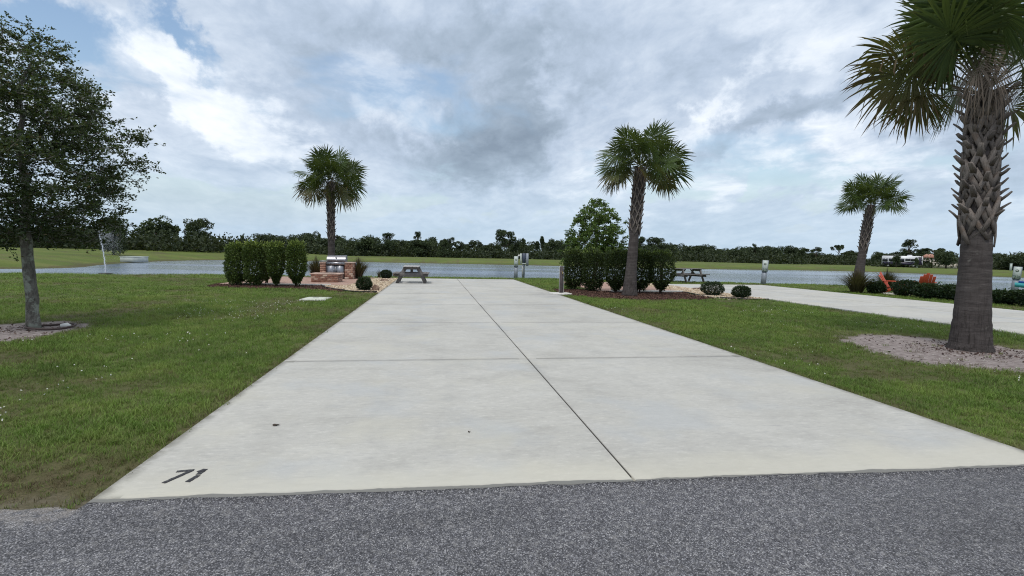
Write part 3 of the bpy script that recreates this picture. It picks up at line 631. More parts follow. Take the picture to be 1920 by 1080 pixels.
curb('concrete_kerb', (7.1, 19.62), (10.2, 19.66), 'white concrete kerb strip behind the stems of the dark right hedge')
edging('bed_edging', [(-4.75, 22.2), (-4.2, 20.6), (-3.4, 19.3), (-3.1, 18.72), (-2.5, 18.45), (-1.98, 18.3)], 'curved black edging strip between red mulch and cream gravel near the grill')
edging('bed_edging', [(10.15, 19.55), (10.0, 18.0), (9.98, 16.9), (10.9, 16.3), (11.8, 16.4)], 'black edging strip round the gravel with the two clipped round bushes')

# ------------------------------------------------------------------ live oak
def crown_tree(seed, base, trunk_pts, trunk_r, profile, z0, z1, n_tips, twigs, leaves, leaf, fmat, bmat, name, label, flat=.55, cx=0, cy=0, twl=(.18, .42)):
    """trunk, limbs that reach scattered points of the crown, twigs and single leaves"""
    r = np.random.default_rng(seed); root = thing(name, label, 'tree', (base[0], base[1], hz(*base)))
    mb = MB(); tp = np.array(trunk_pts, float); mb.tube(tp, trunk_r, 12)
    zs, rs_ = zip(*profile); nodes = [tp[-1]]; rad = [trunk_r[-1]]
    for q in np.linspace(0, 1, 7)[1:]:                       # leader
        z = tp[-1][2] + (z1 - tp[-1][2]) * .85 * q; nodes.append(np.array([tp[-1][0] + r.normal(0, .07) * q * 2 + cx * q, tp[-1][1] + r.normal(0, .07) + cy * q, z])); rad.append(trunk_r[-1] * (1 - q * .8))
    lead = np.array(nodes); mb.tube(lead, rad, 8)
    tips = []
    while len(tips) < n_tips:
        z = z0 + (z1 - z0) * r.random(); R_ = np.interp(z, zs, rs_); 
        if r.random() > R_ / max(rs_): continue
        a = r.uniform(0, 2 * PI); q = R_ * r.random() ** .42 * (1 if r.random() > .14 else r.uniform(1.03, 1.2)) * (1 + .18 * math.sin(a * 3 + z * 4) + .1 * math.sin(a * 7 + z * 3)); f_ = sstep(z, z0, z1)
        tips.append((cx * f_ + q * math.cos(a), cy * f_ + q * math.sin(a), z + .12 * q * r.uniform(-.5, 1)))
    tips = np.array(tips); tips = tips[np.argsort(np.hypot(tips[:, 0], tips[:, 1]))]
    N = [np.array(x) for x in lead]; RN = list(rad)
    for tp_ in tips:
        A_ = np.array(N); d = np.linalg.norm((A_ - tp_) * [1, 1, 1.5], axis=1) + 2.5 * np.maximum(0, A_[:, 2] - tp_[2] + .02) + .3 * np.maximum(0, np.hypot(A_[:, 0], A_[:, 1]) - np.hypot(tp_[0], tp_[1]))
        k = int(np.argmin(d)); a = A_[k]; L = np.linalg.norm(tp_ - a); m1 = a * .6 + tp_ * .4 + r.normal(0, .06, 3) * L + [0, 0, -.06 * L]; ra = min(RN[k] * .62, .012 + .022 * L); rb = .006
        mb.tube([a, m1, tp_], [ra, (ra + rb) / 2, rb], 5, cap=False); N += [m1, tp_]; RN += [(ra + rb) / 2 * 1.1, .012]
    mb.build('trunk', bmat, root, smooth=True)
    T_ = np.repeat(tips, twigs, 0); n = len(T_); out = unit(T_ * [1, 1, .0] + 1e-6) 
    dv = unit(out * r.uniform(.3, 1.3, (n, 1)) + r.normal(0, .75, (n, 3)) * [1, 1, flat] + [0, 0, .12]); tl = r.uniform(*twl, n)
    tw = MB()
    sub = r.random(n) < .6
    S_ = unit(np.cross(dv, r.normal(size=(n, 3)))) * .0035
    e = T_ + dv * tl[:, None]; mid = T_ + dv * tl[:, None] * .5 + [0, 0, .01]
    V = np.stack([T_ - S_, T_ + S_, mid + S_, mid - S_, e], 1).reshape(-1, 3); i0 = np.arange(n)[:, None] * 5
    tw.add(V, i0 + [[0, 1, 2, 3]], i0 + [[3, 2, 4]]); tw.build('twigs', bmat, root, kind='stuff')
    P_ = np.repeat(T_, leaves, 0); m_ = len(P_); u = r.random(m_) ** .8; dl = np.repeat(dv, leaves, 0); ll = np.repeat(tl, leaves)
    P_ = P_ + dl * (u * ll)[:, None] + r.normal(0, .012, (m_, 3)); ld = dl * .7 + r.normal(0, .8, (m_, 3)) * [1, 1, .7] + [0, 0, .15]
    Vv, Ff = leaf_cards(r, P_, ld, r.uniform(.7, 1.2, m_) * leaf[0], r.uniform(.7, 1.2, m_) * leaf[1])
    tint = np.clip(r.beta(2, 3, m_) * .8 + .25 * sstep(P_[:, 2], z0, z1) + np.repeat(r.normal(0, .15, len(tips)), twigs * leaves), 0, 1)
    link('crown', mesh_np('crown', Vv, Ff, {'tint': np.repeat(tint, 4), 'age': np.repeat((r.random(m_) < .03) * .7, 4)}, fmat), root)
    return root
oz = .02
crown_tree(11, OAK, [(0, 0, -.05), (.01, 0, .1), (.0, 0, .3), (.015, 0, .5), (-.015, .01, .75), (-.03, .01, 1.0), (-.05, .02, 1.25), (-.055, .02, 1.5), (-.08, .02, 1.75)], [.13, .10, .088, .09, .084, .086, .08, .085, .075],
           [(1.35, .4), (1.6, .85), (2.1, 1.22), (2.7, 1.42), (3.3, 1.42), (3.8, 1.22), (4.2, .9), (4.6, .5), (5.1, .25)], 1.45, ZAT(OAK[0], OAK[1], 60), 720, 7, 11, (.058, .030), F_OAK, M_BARK, 'live_oak_tree', 'dark small-leaved tree with pale lichened trunk in a bare sandy ring')
# round broadleaf tree behind the right hedge
bx, by, _ = G(1114, 523.5); h_ = ZAT(bx, by, 373)
crown_tree(12, (bx, by), [(0, 0, -.05), (0, 0, .6), (.03, 0, 1.2)], [.14, .11, .10], [(.9, .9), (1.3, 1.75), (2.2, 1.75), (3.3, 1.45), (4.2, 1.05), (h_, .3)], .9, h_ - .05, 420, 5, 9, (.13, .085), F_ROUND, M_FBARK, 'round_shade_tree', 'fresh green broadleaf tree standing behind the dark clipped hedge')

# ------------------------------------------------------------------ palms
def frond_mesh(seed, pitch, Lp=1.0, Rb=1.05, dead=False, ns=44, age=0.):
    r = np.random.default_rng(seed); V = []; Fq = []; F3 = []; tint = []; ag = []
    p = math.radians(pitch); cur = math.radians(r.uniform(4, 18)) * (1 if not dead else .3)
    pts = [np.array([0., 0, 0])]; a = p
    for k in range(6): a = p - cur * (k + 1) / 6; pts.append(pts[-1] + np.array([math.cos(a), 0, math.sin(a)]) * Lp / 6)
    d = np.array([math.cos(a), 0, math.sin(a)]); nrm = np.array([-math.sin(a), 0, math.cos(a)]); sd = np.array([0, 1., 0])
    nrm0, sd0 = nrm, sd
    for k, q in enumerate(pts):                              # petiole: flat strap, three sided
        w_ = .028 - .012 * k / 6; V += [q - sd * w_, q - nrm * .018, q + sd * w_, q + nrm * .008]; tint += [.75] * 4; ag += [.15 + age] * 4
    for k in range(6):
        for j in range(4): Fq.append([k * 4 + j, k * 4 + (j + 1) % 4, k * 4 + 4 + (j + 1) % 4, k * 4 + 4 + j])
    rl = math.radians(r.choice([-1, 1]) * r.uniform(15, 75)) if not dead else 0.
    nrm, sd = nrm0 * math.cos(rl) + sd0 * math.sin(rl), sd0 * math.cos(rl) - nrm0 * math.sin(rl)
    B = pts[-1]; phi = math.radians(r.uniform(0, 16)); dr = r.uniform(.06, .22) + .15 * age if not dead else .9
    half = math.radians(148)
    for i_ in range(ns):
        s_ = -1 + 2 * i_ / (ns - 1); an = s_ * half + r.normal(0, .02); c = math.cos(an); ss = math.sin(an)
        costa = .38 * (1 - abs(s_)) ** 1.2; root = B + d * costa * .9 - nrm * .10 * costa - np.array([0, 0, .25 * costa ** 2])
        side = sd * math.copysign(1, ss) * math.cos(phi) - nrm * math.sin(phi); D_ = d * c + side * abs(ss); D_ = D_ - np.array([0, 0, (.12 if not dead else .4) * (1 - abs(s_)) ** 2]); D_ /= np.linalg.norm(D_)
        L = Rb * (.66 + .34 * math.cos(an / 1.9)) * r.uniform(.88, 1.06) - costa * .35; dth = 2 * half / ns
        S_ = np.cross(D_, nrm); S_ /= np.linalg.norm(S_) + 1e-9; tn = np.clip(.45 + r.normal(0, .16), 0, 1)
        dj = dr * r.uniform(.6, 1.5); tw = r.normal(0, .09); i0 = len(V); kink = r.random() < (.05 + age * .35)
        U_ = (.02, .3, .5, .68, .85)
        for u in U_:
            wv = (u * L * dth * .60 if u <= .5 else .5 * L * dth * .60 * (1 - (u - .5) / .5) ** .8)
            if dead: wv *= .55
            q = root + D_ * u * L - np.array([0, 0, dj * L * u ** 2.6]) + S_ * tw * L * u * u
            if kink and u > .6: q = q - np.array([0, 0, (u - .6) * L * 1.1]) - D_ * (u - .6) * L * .6
            V += [q - S_ * wv, q - nrm * wv * .35, q + S_ * wv]; tint += [tn, tn * .7, tn]; aa = np.clip(age * 1.1 * u + (.25 if u > .8 else 0) * r.random() + age * .3, 0, 1); ag += [aa] * 3
        q = root + D_ * L * .99 - np.array([0, 0, dj * L]) + S_ * tw * L
        if kink: q = root + D_ * L * .72 - np.array([0, 0, dj * L * .8 + .35 * L])
        V.append(q); tint.append(tn); ag.append(min(1, .5 + age))
        for k in range(4):
            b = i0 + k * 3; Fq += [[b, b + 1, b + 4, b + 3], [b + 1, b + 2, b + 5, b + 4]]
        b = i0 + 12; F3 += [[b, b + 1, b + 3], [b + 1, b + 2, b + 3]]
    return mesh_np('frond', V, [np.array(Fq), np.array(F3)], {'tint': tint, 'age': ag}, F_DEAD if dead else F_PALM)
FP = {}
def fr(pitch, seed, **k):
    key = (pitch, seed, tuple(sorted(k.items())))
    if key not in FP: FP[key] = frond_mesh(seed * 31 + int(pitch) + 200, pitch, **k)
    return FP[key]
def boot_mesh(seed, s_=1., stub=.26):
    """cut leaf base: two arms that clasp the trunk and a stub that stands off it; local x points away from the trunk, z up, origin on the trunk surface"""
    r = np.random.default_rng(seed); mb = MB(); L = stub * r.uniform(.7, 1.2)
    def strap(path, wid, th, nrm):
        path = np.array(path); T = np.gradient(path, axis=0); T /= np.linalg.norm(T, axis=1)[:, None]; V = []
        for q, w_, h_, tv, nv in zip(path, wid, th, T, nrm):
            nv = np.array(nv, float); sv = np.cross(tv, nv); sv /= np.linalg.norm(sv) + 1e-9; nv = np.cross(sv, tv)
            V += [q - sv * w_ / 2 - nv * h_ * .3, q + sv * w_ / 2 - nv * h_ * .3, q + sv * w_ * .40 + nv * h_ * .7, q - sv * w_ * .40 + nv * h_ * .7]
        n = len(path); Fq = [[k * 4 + j, k * 4 + (j + 1) % 4, k * 4 + 4 + (j + 1) % 4, k * 4 + 4 + j] for k in range(n - 1) for j in range(4)] + [[3, 2, 1, 0], [n * 4 - 4, n * 4 - 3, n * 4 - 2, n * 4 - 1]]
        mb.add(V, Fq, tint=np.repeat(np.linspace(.5, 0, n), 4))
    tb = r.uniform(-.25, .25)
    c = np.array([.035, 0, .0]); cy = lambda th, o_: (.2 * math.cos(th) - .2 + o_, .2 * math.sin(th))
    strap([c, c + [.06 * s_, tb * .05, .45 * L], c + [.17 * s_ * (L / .26), tb * .08, L * .8]], [.070 * s_, .058 * s_, .046 * s_], [.034, .028, .018], [(1, 0, 0)] * 3)
    for sg in (-1, 1):
        th_ = [sg * q * s_ for q in (.78, .52, .25, .03)]; pz = (-.36 * s_, -.23 * s_, -.08 * s_, .05); of = (.004, .014, .026, .04)
        strap([(*cy(a_, o_), z_) for a_, o_, z_ in zip(th_, of, pz)], [.046 * s_, .060 * s_, .066 * s_, .062 * s_], [.016, .028, .034, .034], [(math.cos(a_), math.sin(a_), 0) for a_ in th_])
    return mb.mesh('leaf_boot', M_BOOT)
def palm(base, htop, lean, radii_, boots, fronds, label, big=False, seed=0, group='cabbage palms round the lots', scale=1.):
    bz = hz(*base); root = thing('cabbage_palm', label, 'palm tree', (base[0], base[1], bz), group=group)
    r = random.Random(seed); n = 60 if big else 30; path = []; rad = []
    for k in range(n + 1):
        u = k / n; z = -.06 + (htop + .06) * u; o_ = (lean[0] * u ** 1.25, lean[1] * u ** 1.25); path.append((o_[0], o_[1], z))
        q = np.interp(z, [a for a, b in radii_], [b for a, b in radii_]); rad.append(q * (1 + (.018 if z < boots[0] else .0) * math.sin(k * 2.1) + r.uniform(-.012, .012)))
    mb = MB(); mb.tube(path, rad, 26 if big else 14); mb.build('trunk', M_PT, root, smooth=True)
    pa = np.array(path)
    def on(z): return np.array([np.interp(z, pa[:, 2], pa[:, 0]), np.interp(z, pa[:, 2], pa[:, 1])]), np.interp(z, pa[:, 2], rad)
    z0, z1, nb, bs, stub = boots
    shapes = [boot_mesh(k, bs, stub) for k in range(4)]
    if big:
        for k in range(nb):
            z = z0 + (z1 - z0) * (k + .5) / nb; a = k * 2.39996 + r.uniform(-.12, .12); c, q = on(z); o = link('leaf_boot', shapes[k % 4], root, loc=(c[0] + math.cos(a) * q, c[1] + math.sin(a) * q, z)); o.rotation_euler = (r.uniform(-.08, .08), r.uniform(-.1, .16), a); sq = r.uniform(.85, 1.15); o.scale = (sq, sq, sq)
    else:
        V = []; Fs = []; Tn = []; nv = 0
        for k in range(nb):
            me = shapes[k % 4]; co = np.empty(len(me.vertices) * 3, np.float32); me.vertices.foreach_get('co', co); co = co.reshape(-1, 3)
            z = z0 + (z1 - z0) * (k + .5) / nb; a = k * 2.39996 + r.uniform(-.15, .15); c, q = on(z); ca, sa = math.cos(a), math.sin(a)
            V.append(np.c_[co[:, 0] * ca - co[:, 1] * sa + c[0] + ca * q, co[:, 0] * sa + co[:, 1] * ca + c[1] + sa * q, co[:, 2] + z])
            Fs.append(np.array([list(p.vertices) for p in me.polygons]) + nv); nv += len(co); tv = np.empty(len(co), np.float32); me.attributes['tint'].data.foreach_get('value', tv); Tn.append(tv)
        link('leaf_boots', mesh_np('leaf_boots', np.concatenate(V), np.concatenate(Fs), {'tint': np.concatenate(Tn)}, M_BOOT), root, kind='stuff')
    c, q = on(htop)
    for (pitch, az, sd_, kw, zo) in fronds:
        kw = dict(kw); s_ = kw.pop('s', 1.) * scale
        o = link('dead_frond' if kw.get('dead') else 'frond', fr(pitch, sd_, **kw), root, loc=(c[0] + .1 * math.cos(az), c[1] + .1 * math.sin(az), htop + zo), rz=az); o.scale = (s_, s_, s_)
        if kw.get('dead'): o['label'] = 'withered grey hanging frond'
    return root
def spiral(n, seed, pmax=84, pmin=-34, **kw):
    r = random.Random(seed); out = []
    for k in range(n):
        u = k / (n - 1); pt = pmax + (pmin - pmax) * u ** .85; pt = round((pt + r.uniform(-6, 6)) / 12) * 12
        age = 0 if pt > -5 else (.35 if r.random() < .5 else .6)
        d = dict(kw); d['s'] = r.uniform(.88, 1.08)
        if age: d['age'] = age
        out.append((pt, k * 2.39996 + r.uniform(-.3, .3), k % 6, d, .12 * (1 - u) + .05))
    return out
# left palm behind the grill
b3 = G(622, 516.5); z3 = ZAT(b3[0], b3[1], 336)
palm(b3[:2], z3, (-.05, 0), [(0, .26), (1, .21), (z3 * .6, .17), (z3 * .8, .205), (z3, .18)], (z3 * .42, z3, 60, .85, .16), spiral(40, 1, Lp=.95, Rb=1.0), 'tall palm with a full shaggy round crown standing behind the grill patio', seed=3)
# palm in the bed of the right hedge
b4 = G(1180, 555); z4 = ZAT(b4[0], b4[1], 312)
palm(b4[:2], z4, (.28, .05), [(0, .31), (.35, .25), (1, .20), (z4 * .5, .17), (z4 * .62, .175), (z4 * .9, .18), (z4, .16)], (z4 * .52, z4, 62, .75, .13), spiral(36, 2, 84, -28, Lp=.72, Rb=.82), 'palm rising through the mulch in front of the dark clipped hedge', seed=4)
# leaning palm beyond the neighbour driveway
b5 = G(1607, 541); z5 = ZAT(b5[0], b5[1], 384)
palm(b5[:2], z5, (.5, .0), [(0, .30), (1, .23), (z5 * .5, .17), (z5 * .75, .2), (z5, .17)], (z5 * .48, z5, 56, .85, .14), spiral(32, 5, 84, 0, Lp=.8, Rb=.82), 'slightly leaning small-crowned palm rising out of dark ornamental grasses', seed=5)
# big palm close to the camera
zb = ZAT(PALM[0], PALM[1], 178)
fb = []
r_ = random.Random(9)
camaz = math.atan2(-PALM[1], -PALM[0])                     # towards the camera
left = camaz - PI / 2                                        # image left seen from the camera
for k, (pt, az, kw) in enumerate([(42, left + .12, dict(age=.5, s=.94)), (28, left + .3, dict(age=.6, s=.86)), (62, left - .3, dict(s=.82)), (70, left + .35, dict(s=.9)), (74, left - .1, dict(s=.95)), (8, left - .1, dict(age=.6, s=.62)),
        (60, camaz + .2, dict(s=.9)), (48, camaz - .5, dict(s=.86)), (64, camaz + .8, dict(s=.95)), (72, camaz - .6, dict(s=1.)), (82, camaz, dict(s=1.)), (46, camaz + 1.0, dict(s=.9)), (24, camaz + 1.5, dict(s=.95)), (6, camaz + 1.9, dict(age=.35, s=.9)), (34, camaz + 2.1, dict(s=1.)), (54, camaz + 1.8, dict(s=1.)),
        (66, camaz + 2.6, dict(s=1.)), (45, camaz + 3.1, dict(s=1.)), (26, camaz + 3.5, dict(s=.9)), (56, camaz + 3.9, dict(s=1.)), (34, camaz + 2.7, dict(s=1.)), (74, camaz + 2.2, dict(s=1.)), (80, camaz + 4., dict(s=1.)), (10, camaz + 2.9, dict(age=.35, s=.9)), (28, camaz + 4.2, dict(s=.85)), (68, left + .8, dict(s=.9)), (2, camaz + 1.3, dict(age=.6, s=.7))]):
    fb.append((pt, az, k % 7 + 3, dict(kw, Lp=1.05, Rb=1.15, ns=52), .05 + .1 * (pt > 30)))
for k in range(5): fb.append((-50 - 6 * k, camaz + [-.25, .2, .55, -.6, .0][k], k, dict(dead=True, Lp=[.34, .28, .3, .34, .25][k], Rb=.50, ns=34), [.85, .7, .58, .7, .95][k]))
palm(PALM, zb, (-.08, .02), [(0, .315), (.12, .285), (.5, .25), (1.2, .218), (1.9, .198), (2.1, .21), (2.6, .20), (zb, .185)], (2.15, zb + .1, 70, 1.25, .19), fb, 'big thick-trunked palm with criss-cross leaf bases on bare sand at the picture edge', True, 6)

# ------------------------------------------------------------------ hedge plants and bushes
def shrub(name, label, cat, base, w_, d_, h_, n, leaf, fmat, seed, z0=.1, foot=.55, group=None, box=3.2, up=.7, stems=4, spiky=.12):
    r = np.random.default_rng(seed); root = thing(name, label, cat, (base[0], base[1], .0), r.uniform(-.1, .1), group)
    m_ = n * 3; P_ = r.uniform(-1, 1, (m_, 3)); q = (np.abs(P_[:, 0]) ** box + np.abs(P_[:, 1]) ** box + np.abs(P_[:, 2]) ** box) ** (1 / box)
    lump = .13 * (vnoise(P_[:, 0] * 3 + 7 + P_[:, 2] * 2, P_[:, 1] * 3 + P_[:, 2] * 3, seed) - .5) * 2
    k = (q < 1 + lump) & ((q > .72) | (r.random(m_) < .22)); P_ = P_[k][:n]; m_ = len(P_)
    zz = (P_[:, 2] + 1) / 2; tap = foot + (1 - foot) * sstep(zz, 0, .38)
    X = np.c_[P_[:, 0] * w_ / 2 * tap, P_[:, 1] * d_ / 2 * tap, z0 + (h_ - z0) * zz]
    D_ = P_ * [1, 1, .6] * .8 + r.normal(0, .6, (m_, 3)) + [0, 0, up]
    sp_ = (r.random(m_) < spiky) & (zz > .85); L = r.uniform(.7, 1.25, m_) * leaf[0] * np.where(sp_, 1.5, 1); X[:, 2] += sp_ * r.uniform(0, .1, m_)
    Vv, Ff = leaf_cards(r, X, D_, L, r.uniform(.7, 1.2, m_) * leaf[1])
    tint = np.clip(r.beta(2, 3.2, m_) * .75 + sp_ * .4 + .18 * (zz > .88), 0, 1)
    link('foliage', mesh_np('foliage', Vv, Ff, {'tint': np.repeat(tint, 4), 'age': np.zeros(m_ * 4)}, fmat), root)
    mb = MB()
    for k in range(stems):
        a = r.uniform(0, 6.28); q = foot * w_ * .3; mb.tube([(.04 * math.cos(a), .04 * math.sin(a), -.03), (q * .5 * math.cos(a), q * .5 * math.sin(a), h_ * .3), (q * math.cos(a), q * math.sin(a), h_ * .75)], [.022, .018, .008], 5)
    mb.build('stems', M_FBARK, root)
    return root
def width(px0, px1, x, y): return (px1 - px0) * (y * 1.0) / F * .97
GH = 'clipped shrubs of the hedge beside the grill patio'
for k, (a, b_, py, lab) in enumerate([(426, 463, 535.5, 'end column of the tall hedge, farthest from the driveway on the grill side'), (459, 497, 536.5, 'broad leafy hedge column next to the end one, grill side'), (488, 512, 533, 'thin loose hedge column set back in the gap, grill side'), (500, 536, 537.5, 'narrow-footed clipped shrub, second from the grill'), (534, 578, 538.5, 'dark full clipped shrub nearest the brick fire pit')]):
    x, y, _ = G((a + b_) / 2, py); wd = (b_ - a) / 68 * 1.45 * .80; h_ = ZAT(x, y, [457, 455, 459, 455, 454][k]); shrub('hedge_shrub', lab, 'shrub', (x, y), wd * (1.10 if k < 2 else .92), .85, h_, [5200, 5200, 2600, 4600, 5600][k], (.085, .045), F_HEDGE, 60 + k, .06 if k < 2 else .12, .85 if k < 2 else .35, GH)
for k, (a, b_, py, top, lab) in enumerate([(1054, 1096, 543.5, 468, 'flat-topped hedge block nearest the wooden post'), (1090, 1133, 546, 468, 'flat-topped hedge block joined to the one by the post'), (1133, 1175, 550, 469, 'dark hedge shrub just left of the palm trunk'), (1172, 1222, 550.5, 470, 'dark hedge shrub half hidden behind the palm trunk'), (1214, 1262, 552, 470, 'open-footed hedge shrub with bare forked stems at the end of the row')]):
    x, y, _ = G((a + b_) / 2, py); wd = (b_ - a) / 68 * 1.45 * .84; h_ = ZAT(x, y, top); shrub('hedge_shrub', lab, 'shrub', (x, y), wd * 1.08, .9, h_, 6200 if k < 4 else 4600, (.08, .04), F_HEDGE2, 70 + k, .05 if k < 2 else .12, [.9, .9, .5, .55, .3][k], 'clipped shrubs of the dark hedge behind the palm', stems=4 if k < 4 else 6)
def ball(label, px, py, wpx, top, seed, base=None):
    x, y, _ = G(px, py); hor = 474 + (px - 814) * ROLL; s_ = 1.45 / (py - hor); h_ = ZAT(x, y, top)
    return shrub('round_bush', label, 'bush', (x, y), wpx * s_ * .95, wpx * s_ * .9, h_, 3800, (.045, .028), F_BUSH, seed, .02, .8, None, 2.3, .2, 3, 0)
ball('small round clipped bush in cream gravel beside the brown boulder', 683, 545.5, 30, 520, 81)
ball('little round bush at the pond end of the gravel bed by the picnic table', 724, 523, 22, 506, 82)
ball('larger dome-shaped clipped bush in front of the distant picnic table', 1335, 555, 42, 528, 83)
ball('smaller clipped bush at the corner of the neighbour driveway', 1389, 559.5, 35, 536, 84)
def ograss(label, px, py, hpx, wpx, seed, n=420, base=None):
    x, y, _ = G(px, py); hor = 474 + (px - 814) * ROLL; s_ = 1.45 / (py - hor); h_ = hpx * s_ * 1.25; R_ = wpx * s_ * .62; r = np.random.default_rng(seed)
    a = r.uniform(0, 6.28, n); n = int(n * 1.1); a = r.uniform(0, 6.28, n); sp_ = r.random(n) ** .8; b = np.c_[np.cos(a) * R_ * .22 * sp_, np.sin(a) * R_ * .22 * sp_, np.zeros(n) - .02]; o_ = np.c_[np.cos(a), np.sin(a), np.zeros(n)]
    L = h_ * r.uniform(.7, 1.1, n); S_ = np.c_[-np.sin(a), np.cos(a), np.zeros(n)] * (.007 * h_ / .8)
    V = []
    for u, ww in ((0, 1), (.4, .9), (.75, .6), (1, .08)):
        c_ = b + o_ * (R_ * sp_ * u ** 1.7)[:, None] + np.c_[np.zeros((n, 2)), L * (u - .35 * sp_ * u ** 2.2)]; V += [c_ - S_ * ww, c_ + S_ * ww]
    V = np.stack(V, 1).reshape(-1, 3); i0 = np.arange(n)[:, None] * 8; Fq = np.concatenate([i0 + [[k, k + 1, k + 3, k + 2]] for k in (0, 2, 4)])
    root = thing('ornamental_grass', label, 'grass clump', (x, y, 0), me=mesh_np('ornamental_grass', V, Fq, {'tint': np.repeat(r.random(n), 8), 'age': np.repeat(r.random(n) * .6, 8)}, F_GRASSO))
    return root
ograss('spiky dark grass clump between the hedge and the brick grill', 592, 521, 34, 44, 1)
ograss('wide dark grass clump beside the brick grill pier', 672, 523, 34, 44, 2, 600)
ograss('small wispy grass tuft between gravel boulders and pond', 711, 522, 16, 14, 3, 90)
ograss('broad dark grass clump at the foot of the leaning palm', 1606, 549, 38, 62, 4, 700)
ograss('upright grass clump behind the side-on orange chair', 1662, 546, 36, 46, 5, 500)
# low hedge beyond the neighbour driveway
for k, (px, py, wp, top, lab) in enumerate([(1642, 551, 30, 529, 'low dark shrub between the grass clumps and the orange chair'), (1697, 556, 44, 526, 'low shrub in front of the side-on orange chair'), (1738, 560, 46, 533, 'low shrub below the back of the second orange chair'), (1778, 563, 40, 535, 'low shrub close to the thick palm trunk on its left'), (1812, 566, 46, 538, 'low shrub hidden behind the thick palm trunk'), (1880, 571, 54, 545, 'low shrub below the white utility post right of the thick palm'), (1926, 575, 54, 545, 'low shrub cut by the picture edge'), (1720, 551, 36, 530, 'rear low shrub between the two orange chairs')]):
    x, y, _ = G(px, py); s_ = 1.45 / (py - (474 + (px - 814) * ROLL)); h_ = ZAT(x, y, top)
    shrub('low_shrub', lab, 'shrub', (x, y), wp * s_ * 1.0, wp * s_ * .85, h_, 2600, (.085, .05), F_BUSH, 90 + k, .03, .85, 'low shrubs beyond the neighbour driveway', 2.4, .3, 3, .03)

# ------------------------------------------------------------------ boulders
def m_rock(t):
    n = t.noise(5, 6, .65, obc(t)); return P(t, t.ramp(n, [(.35, (.07, .042, .03)), (.55, (.19, .12, .085)), (.7, (.34, .26, .19))]), .9, normal=t.bump(n, .05))
M_ROCK = material('brown_boulder_rock', m_rock)
def rock(px, py, wpx, hpx, seed, label):
    import bmesh
    x, y, _ = G(px, py); s_ = 1.45 / (py - (474 + (px - 814) * ROLL)); bm = bmesh.new(); bmesh.ops.create_icosphere(bm, subdivisions=3, radius=1); r = np.random.default_rng(seed); pl_ = unit(r.normal(size=(14, 3))); of = r.uniform(.62, .95, 14)
    for v in bm.verts:
        c = np.array(v.co)
        for a, b_ in zip(pl_, of):
            q = c @ a
            if q > b_: c = c - a * (q - b_) * .9
        v.co = Vector(c * [wpx * s_ / 2, wpx * s_ * .42, hpx * s_ * .55])
    me = bpy.data.meshes.new('boulder'); bm.to_mesh(me); bm.free(); me.materials.append(M_ROCK); thing('boulder', label, 'rock', (x, y, hpx * s_ * .36), me=me)
rock(705, 546, 17, 14, 1, 'rounded brown boulder at the driveway edge beside the round bush')
rock(721, 528, 16, 6, 2, 'low flat brown rock on the gravel near the picnic table')
rock(1307, 543, 22, 5, 3, 'flat rock on the pink patio near the distant picnic table')
rock(741, 519, 12, 8, 5, 'dark red rock just behind the near picnic table seat')

# ------------------------------------------------------------------ timber things
def m_wood(t):
    p = obc(t); n = t.noise(12, 6, .7, t.mapping(p, (8, 1, 8))); return P(t, t.ramp(n, [(.3, (.085, .08, .082)), (.7, (.21, .195, .185))]), .9, spec=.2, normal=t.bump(n, .006))
M_WOOD = material('weathered_grey_timber', m_wood)
M_WOODT = material('bleached_table_plank', lambda t: P(t, t.ramp(t.noise(14, 5, .7, t.mapping(obc(t), (8, 1, 8))), [(.3, (.25, .245, .24)), (.7, (.42, .41, .40))]), .75))
def picnic(loc, rz, label, L=1.85, mats=(None, None)):
    root = thing('picnic_table', label, 'picnic table', loc, rz, 'picnic tables'); top_m, fr_m = mats
    def plank(nm, x, z, w_, th, m_): 
        mb = MB(); mb.box((x, 0, z), (w_, L, th), b=.004); mb.build(nm, m_, root)
    for k in range(5): plank('top_plank', (k - 2) * .148, .765, .14, .038, top_m)
    for sg in (-1, 1):
        for k in range(2): plank('seat_plank', sg * (.60 + .145 * k), .455, .138, .038, fr_m)
    for e in (-1, 1):
        y = e * (L / 2 - .28)
        for sg in (-1, 1):
            mb = MB(); mb.bar((sg * .27, y, .74), (sg * .64, y, -.0), .045, .13, bev=.003); mb.build('leg', fr_m, root)
        mb = MB(); mb.bar((-.76, y + e * .041, .39), (.76, y + e * .041, .39), .045, .17, bev=.003); mb.build('seat_beam', fr_m, root)
        mb = MB(); mb.bar((-.35, y + e * .041, .70), (.35, y + e * .041, .70), .045, .13, bev=.003); mb.build('top_beam', fr_m, root)
        mb = MB(); mb.bar((0, y - e * .04, .38), (0, y - e * .45, .72), .09, .04, bev=.003); mb.build('brace', fr_m, root)
    return root
picnic((-1.03, 24.25, .034), 0.0, 'grey weathered picnic table seen end-on at the pond end of the driveway', mats=(M_WOODT, M_WOOD))
x2, y2, _ = G(1289, 529)
a2 = math.atan2(y2, x2)
picnic((x2, y2, .034), a2 + .72, 'dark weathered picnic table seen at an angle behind the clipped round bush', 1.85, (M_WOOD, M_WOOD))
